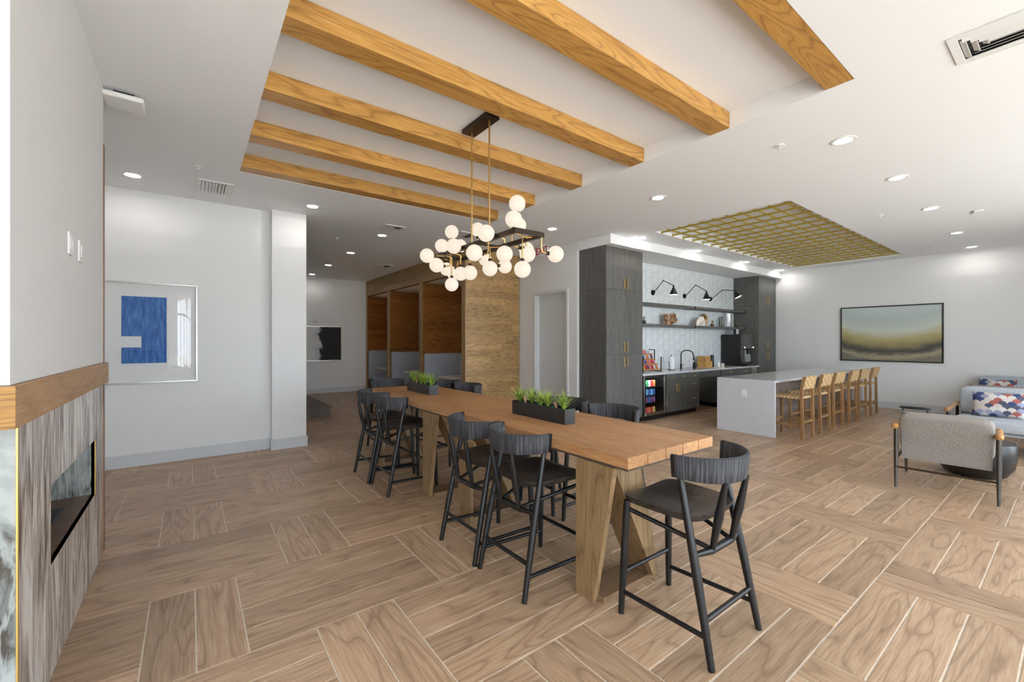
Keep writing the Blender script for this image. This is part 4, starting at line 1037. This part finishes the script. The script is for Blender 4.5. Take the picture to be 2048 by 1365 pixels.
t = thing('soap_dispenser', 'black pump soap bottle beside the faucet', 'soap bottle', (9.52, 5.50, WT))
obj('bottle', MB().lathe([(0.0, 0), (0.036, 0), (0.038, 0.01), (0.038, 0.11), (0.015, 0.135), (0.014, 0.15)], 20), 'blackmetal', t)
obj('pump', tb([(0, 0, 0.15), (0, 0, 0.185), (0.0, -0.05, 0.185)], 0.006, 8), 'blackmetal', t)
o = obj('sink_basin', MB().box(0, 0, 0, 0.7, 0.01, 0.003).box(0, 0.39, 0, 0.7, 0.4, 0.003).box(0, 0.01, 0, 0.01, 0.39, 0.003).box(0.69, 0.01, 0, 0.7, 0.39, 0.003).box(0.01, 0.01, 0, 0.69, 0.39, 0.0012), 'steel', loc=(8.80, 5.12, WT))
tag(o, 'steel undermount sink set into the white worktop', 'sink')
t = thing('tea_organizer', 'pale timber tea and condiment box with a curved side', 'organizer', (9.85, 5.40, WT))
pf = [(0, 0), (0.30, 0), (0.30, 0.13), (0.24, 0.15), (0.22, 0.25), (0.17, 0.27), (0, 0.27)]
obj('side_panel', MB().prism(pf, 1, 0, 0.01), 'woodbox', t, smooth=False); obj('side_panel', MB().prism(pf, 1, 0.2, 0.21), 'woodbox', t, smooth=False)
for z in (0.0, 0.09, 0.18): obj('shelf', Bx(0.0, 0.01, z, 0.2, 0.2, z + 0.008), 'woodbox', t)
obj('back_panel', Bx(0, 0.01, 0.008, 0.008, 0.2, 0.27), 'woodbox', t)
for i, (x, z, c) in enumerate(((0.06, 0.099, 'yellow'), (0.13, 0.099, 'green'), (0.06, 0.189, 'silverc'), (0.13, 0.189, 'yellow'))):
    o = obj('tea_packet', Bx(-0.03, -0.06, 0, 0.03, 0.06, 0.05), 'pk_' + c, loc=(9.85 + x, 5.505, WT + z), bevel=0.003); tag(o, '%s tea packet box in the %s slot of the timber organizer' % ({'silverc': 'silver'}.get(c, c), 'upper' if z > 0.15 else 'lower'), 'tea box', 'tea boxes')
for i, (x, y, h, r, mt_, lab) in enumerate(((10.36, 5.52, 0.29, 0.045, 'black', 'tall black canister beside the tea organizer'), (10.30, 5.33, 0.12, 0.04, 'white', 'white paper cup stack in front of the black canister'), (10.44, 5.30, 0.09, 0.038, 'ceramic', 'small cream sugar pot beside the paper cups'), (10.58, 5.34, 0.06, 0.035, 'pk_brownp', 'little brown condiment tub beside the coffee machine'))):
    o = obj('counter_jar', MB().lathe([(0.0, 0), (r * 0.85, 0), (r, h * 0.1), (r, h * 0.9), (r * 0.8, h), (0, h)], 20), mt_, loc=(x, y, WT)); tag(o, lab, 'jar')
t = thing('coffee_machine', 'large black bean to cup coffee machine with steel dispenser', 'coffee machine', (11.15, 5.13, WT))
obj('body', Bx(0, 0.06, 0.0, 0.56, 0.55, 0.80), 'black', t, bevel=0.008)
obj('screen_panel', MB().prism([(0.06, 0.42), (-0.015, 0.44), (0.03, 0.80), (0.06, 0.80)], 0, 0.01, 0.55), 'gunmetal', t, smooth=False)
obj('dispenser', Bx(0.12, 0.0, 0.10, 0.40, 0.058, 0.42), 'steel', t, bevel=0.004)
obj('spout', MB().tube([(0.26, -0.02, 0.40), (0.26, -0.02, 0.30)], 0.035, 14).box(0.2, -0.03, 0.36, 0.32, 0.0, 0.42), 'blackmetal', t)
obj('drip_tray', Bx(0.04, -0.08, 0.0, 0.50, 0.058, 0.04), 'black', t, bevel=0.004)
for q in (0.03, 0.5): obj('indicator', MB().sphere((q, -0.018, 0.47), 0.012, 10, 6), 'bulb', t)
obj('bean_knob', tb([(0, 0.35, 0.52), (-0.03, 0.35, 0.52)], 0.022, 12), 'black', t)
t = thing('small_notice', 'small black framed notice with an illegible drawing on the coffee machine', 'notice', (11.33, 5.42, WT + 0.80))
obj('frame', Bx(-0.02, -0.01, 0, 0.17, 0.008, 0.15), 'black', t)
obj('card', Bx(0.03, -0.012, 0.02, 0.16, -0.0101, 0.14), 'paper', t)
for q in ((0.045, 0.10, 0.03, 0.018), (0.08, 0.08, 0.035, 0.015), (0.05, 0.05, 0.02, 0.022), (0.10, 0.04, 0.04, 0.014), (0.12, 0.105, 0.025, 0.02)): obj('mark', Bx(q[0], -0.0126, q[1], q[0] + q[2], -0.0121, q[1] + q[3]), 'dark', t)

# ------------------------------------------------------------------ ornaments on the lower shelf
SZ = 1.9205
def potplant(lab, x, y, r, h, pm, seed):
    t = thing('potted_succulent', lab, 'plant', (x, y, SZ), 0, 'little plants on the lower shelf')
    obj('pot', MB().lathe([(0, 0), (r * 0.75, 0), (r, h * 0.3), (r * 0.9, h), (r * 0.75, h), (0.0, h * 0.9)], 18), pm, t)
    tuft(t, 0, 0, h * 0.9, 0.13, 26, 'blade2', seed)
potplant('little grass plant in a dark pot beside the cooler side cabinet', 7.64, 5.55, 0.05, 0.075, 'black', 501)
potplant('little grass plant in a brown pot beside the gold crescent', 10.33, 5.50, 0.045, 0.065, 'pk_brownp', 502)
potplant('little grass plant in a dark bowl beside the wide glass vase', 11.56, 5.50, 0.05, 0.05, 'black', 503)
t = thing('pillar_candle', 'white pillar candle behind the little dark pot', 'candle', (7.66, 5.64, SZ))
obj('wax', MB().lathe([(0, 0), (0.035, 0), (0.035, 0.21), (0.03, 0.215), (0, 0.205)], 20), 'offwhite', t); obj('wick', tb([(0, 0, 0.2), (0, 0, 0.222)], 0.002, 6), 'black', t)
t = thing('stone_bookend', 'brown stone block standing in a gold base', 'ornament', (8.44, 5.56, SZ))
obj('block', Bx(-0.01, -0.05, 0.02, 0.12, 0.05, 0.24), 'marble2', t, bevel=0.004); obj('base', Bx(-0.03, -0.06, 0, 0.14, 0.06, 0.02), 'goldleaf', t, bevel=0.002)
kn = [((0.085 + 0.03 * math.cos(3 * a)) * math.cos(2 * a), 0.03 * math.sin(3 * a), 0.11 + (0.085 + 0.03 * math.cos(3 * a)) * math.sin(2 * a) * 0.95) for a in [2 * PI * k / 60 for k in range(60)]]
o = obj('knot_sculpture', MB().tube(kn, 0.026, 12, closed=True), 'marble2', loc=(8.72, 5.55, SZ + 0.031)); tag(o, 'glossy brown knot sculpture beside the stone block', 'ornament')
def shell(u, v):
    a = PI * (u - 0.02) * 1.02; r = 0.02 + 0.2 * v; rip = 1 + 0.09 * math.cos(18 * a) * v
    return (r * math.cos(a) * rip, -0.07 * math.sin(PI * v * 0.85) * (0.6 + 0.4 * math.sin(a)), r * math.sin(a) * rip * 0.98)
mb = MB().grid(shell, 72, 14); mb.grid(lambda u, v: (shell(u, v)[0], -shell(u, v)[1] * 0.6 + 0.006, shell(u, v)[2]), 72, 14)
o = obj('shell_ornament', mb, 'ceramic', loc=(9.84, 5.54, SZ + 0.006), ang=70); tag(o, 'white ribbed clam shell ornament on the shelf', 'ornament')
t = thing('crescent_sculpture', 'gold crescent sculpture on a small foot behind the shell', 'ornament', (10.13, 5.62, SZ))
cr = [(0.13 * math.cos(a), 0, 0.155 + 0.13 * math.sin(a)) for a in [(-0.5 + 1.25 * k / 20) * PI for k in range(21)]]
obj('crescent', MB().tube(cr, [0.006 + 0.036 * math.sin(PI * k / 20) for k in range(21)], 12), 'goldleaf', t); obj('foot', Bx(-0.05, -0.035, 0, 0.07, 0.035, 0.02), 'bronze', t)
pane('vaseglass', 0.02, 0.12)
for x, y, r, h, mt_, lab in ((10.93, 5.60, 0.028, 0.24, 'gunmetal', 'slim dark metal vase on the lower shelf'), (11.06, 5.62, 0.035, 0.28, 'gunmetal', 'taller dark metal vase beside the glass vase'), (11.30, 5.58, 0.085, 0.36, 'vaseglass', 'wide clear glass vase nearest the coffee side cabinet')):
    o = obj('shelf_vase', MB().lathe([(0, 0.004), (r * 0.96, 0.004), (r, 0.01), (r, h), (r * 0.93, h), (r * 0.93, 0.02), (0, 0.02)], 22), mt_, loc=(x, y, SZ)); tag(o, lab, 'vase')

# ------------------------------------------------------------------ lounge
def make_lounge(lab, grp):
    t = thing('lounge_chair', lab, 'armchair', group=grp)
    for s in (-1, 1):
        obj('leg', tb([(-0.40, s * 0.365, 0), (-0.365, s * 0.365, 0.33), (-0.375, s * 0.365, 0.63)], [0.011, 0.021, 0.019], 12), 'gunmetal', t)
        obj('leg', tb([(0.42, s * 0.365, 0), (0.395, s * 0.365, 0.35), (0.36, s * 0.365, 0.59)], [0.011, 0.021, 0.018], 12), 'gunmetal', t)
        obj('arm', tb([(-0.45, s * 0.37, 0.645), (-0.42, s * 0.37, 0.652), (-0.2, s * 0.37, 0.645), (0.2, s * 0.37, 0.615), (0.40, s * 0.37, 0.60), (0.43, s * 0.37, 0.597)], [0.014, 0.03, 0.028, 0.028, 0.028, 0.012], 14), 'armwood', t)
        obj('side_rail', tb([(-0.375, s * 0.355, 0.315), (0.395, s * 0.355, 0.36)], 0.014, 10), 'gunmetal', t)
    obj('stretcher', tb([(-0.385, -0.36, 0.215), (-0.385, 0.36, 0.215)], 0.010, 10), 'bronze', t)
    obj('sling_back', MB().grid(lambda u, v: (-0.345 + 0.12 * v - 0.09 * v + 0.05 * (1 - v) * 0, -0.325 + 0.65 * u, 0.655 - 0.35 * v), 8, 8).grid(lambda u, v: (-0.32 + 0.03 * v, -0.325 + 0.65 * u, 0.655 - 0.35 * v), 8, 8).tube([(-0.335, -0.33, 0.64), (-0.335, 0.33, 0.64)], 0.024, 12), 'chairfabric', t, ang=60)
    obj('seat_frame', Bx(-0.31, -0.325, 0.30, 0.38, 0.325, 0.33), 'chairfabric', t, bevel=0.008)
    obj('seat_cushion', MB().pill(-0.28, -0.325, 0.33, 0.42, 0.325, 0.475, 0.03), 'chairfabric', t, ang=70)
    b = obj('back_cushion', MB().pill(-0.085, -0.345, -0.20, 0.085, 0.345, 0.20, 0.04), 'chairfabric', t, loc=(-0.275, 0, 0.598), rot=(0, -0.22, 0), ang=70)
    obj('piping', tb([(0.05, -0.34, 0.19), (0.05, 0.34, 0.19)], 0.005, 8), 'chairfabric', b)
    return t
lc = make_lounge('grey tweed lounge chair with its back turned beside the black table', 'grey lounge chairs')
lc.location = (6.465, 0.868, 0); lc.rotation_euler = (0, 0, 0.08)
dup(lc, (11.15, 0.87, 0), 0.05, 'grey lounge chair between the two grey sofas')
m, n, p = newmat('scallop')
uv = n('SeparateXYZ', None, {0: n('TexCoord').outputs['UV']})
M_ = 6.0; N_ = 8.0
s_ = n.math('MULTIPLY', uv.outputs[1], N_); i0 = n.math('FLOOR', s_); fy = n.math('FRACT', s_)
um = n.math('MULTIPLY', uv.outputs[0], M_)
def cell(i):
    q = n.math('ADD', um, n.math('MULTIPLY', n.math('MODULO', i, 2.0), 0.5)); return n.math('FLOOR', q), n.math('SUBTRACT', n.math('FRACT', q), 0.5)
c0_, f0 = cell(i0); i1 = n.math('ADD', i0, 1.0); c1_, f1 = cell(i1)
ins = n.math('LESS_THAN', n.math('ADD', n.math('POWER', n.math('ABSOLUTE', n.math('MULTIPLY', f0, 2.0)), 2.0), n.math('POWER', fy, 2.0)), 1.0)
ci_ = n.math('ADD', n.math('MULTIPLY', ins, c0_), n.math('MULTIPLY', n.math('SUBTRACT', 1.0, ins), c1_)); ri_ = n.math('ADD', n.math('MULTIPLY', ins, i0), n.math('MULTIPLY', n.math('SUBTRACT', 1.0, ins), i1))
wn = n('TexWhiteNoise', {'noise_dimensions': '2D'}, {'Vector': n('CombineXYZ', None, {0: ci_, 1: ri_}).outputs[0]}).outputs[0]
n.t.links.new(n.ramp(wn, [(0.0, L((52, 68, 110))), (0.17, L((158, 88, 80))), (0.34, L((196, 184, 176))), (0.56, L((142, 142, 164))), (0.74, L((74, 76, 94))), (0.86, L((204, 198, 192)))], 'CONSTANT'), p.inputs['Base Color']); p.inputs['Roughness'].default_value = 0.9
def pillow(lab, loc, w_, h_, tilt, rz=0.0):
    t = thing('patterned_cushion', lab, 'cushion', loc, rz, 'scallop patterned cushions')
    def pf(sg):
        def fn(u, v):
            e = (1 - (2 * u - 1) ** 2) * (1 - (2 * v - 1) ** 2); q = 0.08 * max(0.0, e) ** 0.45
            pu = 1 - 0.06 * (1 - (2 * v - 1) ** 2); pv = 1 - 0.06 * (1 - (2 * u - 1) ** 2)
            return (sg * q, (u - 0.5) * w_ * pu, h_ / 2 + (v - 0.5) * h_ * pv)
        return fn
    mb = MB().grid(pf(-1), 20, 16).grid(pf(1), 20, 16)
    obj('cover', mb, 'scallop', t, rot=(0, tilt, 0), ang=80, uvs=lambda c: (0.5 - c.y / w_, c.z / h_))
def make_sofa(lab, grp, w_, loc):
    t = thing('grey_sofa', lab, 'sofa', loc, PI, grp); h = w_ / 2       # local: faces +X, turned to face the camera side
    for sx, sy in ((-0.36, -1), (-0.36, 1), (0.42, -1), (0.42, 1)): obj('leg', tb([(sx + (0.03 if sx > 0 else -0.04), sy * h, 0), (sx, sy * h, 0.56)], [0.012, 0.02], 12), 'blackmetal', t)
    for s in (-1, 1):
        obj('arm', tb([(-0.42, s * h, 0.60), (-0.40, s * h, 0.60), (0.40, s * h, 0.575), (0.52, s * h, 0.57), (0.53, s * h, 0.57)], [0.012, 0.028, 0.03, 0.03, 0.018], 14), 'stoolwood', t)
    obj('seat_frame', Bx(-0.38, -h + 0.03, 0.27, 0.44, h - 0.03, 0.31), 'sofafabric', t, bevel=0.01)
    nq = 2 if w_ > 1.3 else 1
    for q in range(nq):
        y0 = -h + 0.035 + q * (w_ - 0.07) / nq; y1 = y0 + (w_ - 0.07) / nq - 0.006
        obj('seat_cushion', MB().pill(-0.26, y0, 0.31, 0.50, y1, 0.47, 0.03), 'sofafabric', t, ang=70)
        obj('back_cushion', MB().pill(-0.09, y0, -0.21, 0.09, y1, 0.21, 0.03), 'sofafabric', t, loc=(-0.33, 0, 0.66), rot=(0, -0.2, 0), ang=70)
    obj('back_frame', Bx(-0.45, -h + 0.03, 0.27, -0.42, h - 0.03, 0.62), 'sofafabric', t, bevel=0.01)
    return t
make_sofa('pale grey two seat sofa facing the black drum table', 'grey sofas', 2.0, (9.20, 0.17, 0))
make_sofa('pale grey sofa against the painting wall', 'grey sofas', 1.9, (12.42, 0.36, 0))
pillow('scallop patterned cushion on the sofa facing the black table', (9.18, 0.72, 0.475), 0.52, 0.36, 0.30, 0.05)
pillow('scallop patterned cushion on the sofa by the painting wall', (12.38, 0.98, 0.475), 0.50, 0.36, 0.30, 0.0)
o = obj('drum_table', MB().lathe([(0, 0.0), (0.20, 0.0), (0.26, 0.03), (0.315, 0.12), (0.335, 0.24), (0.335, 0.38), (0.325, 0.40), (0, 0.40)], 48), 'black', loc=(7.34, 0.76, 0)); tag(o, 'matte black round drum coffee table between chair and sofa', 'table')
t = thing('oval_side_table', 'small black side table with an elongated oval rim', 'side table', (8.20, 1.42, 0))
ov = [(0.07 * math.cos(a), 0.16 * math.sin(a), 0.61) for a in [2 * PI * k / 28 for k in range(28)]]
obj('rim', MB().tube(ov, 0.012, 10, closed=True), 'black', t)
obj('tray', MB().prism([(q[0] * 0.95, q[1] * 0.95) for q in ov], 2, 0.598, 0.606), 'blackmetal', t)
for yy in (-0.13, 0.13): obj('leg', tb([(0, yy, 0.0), (0, yy, 0.60)], 0.009, 8), 'black', t)
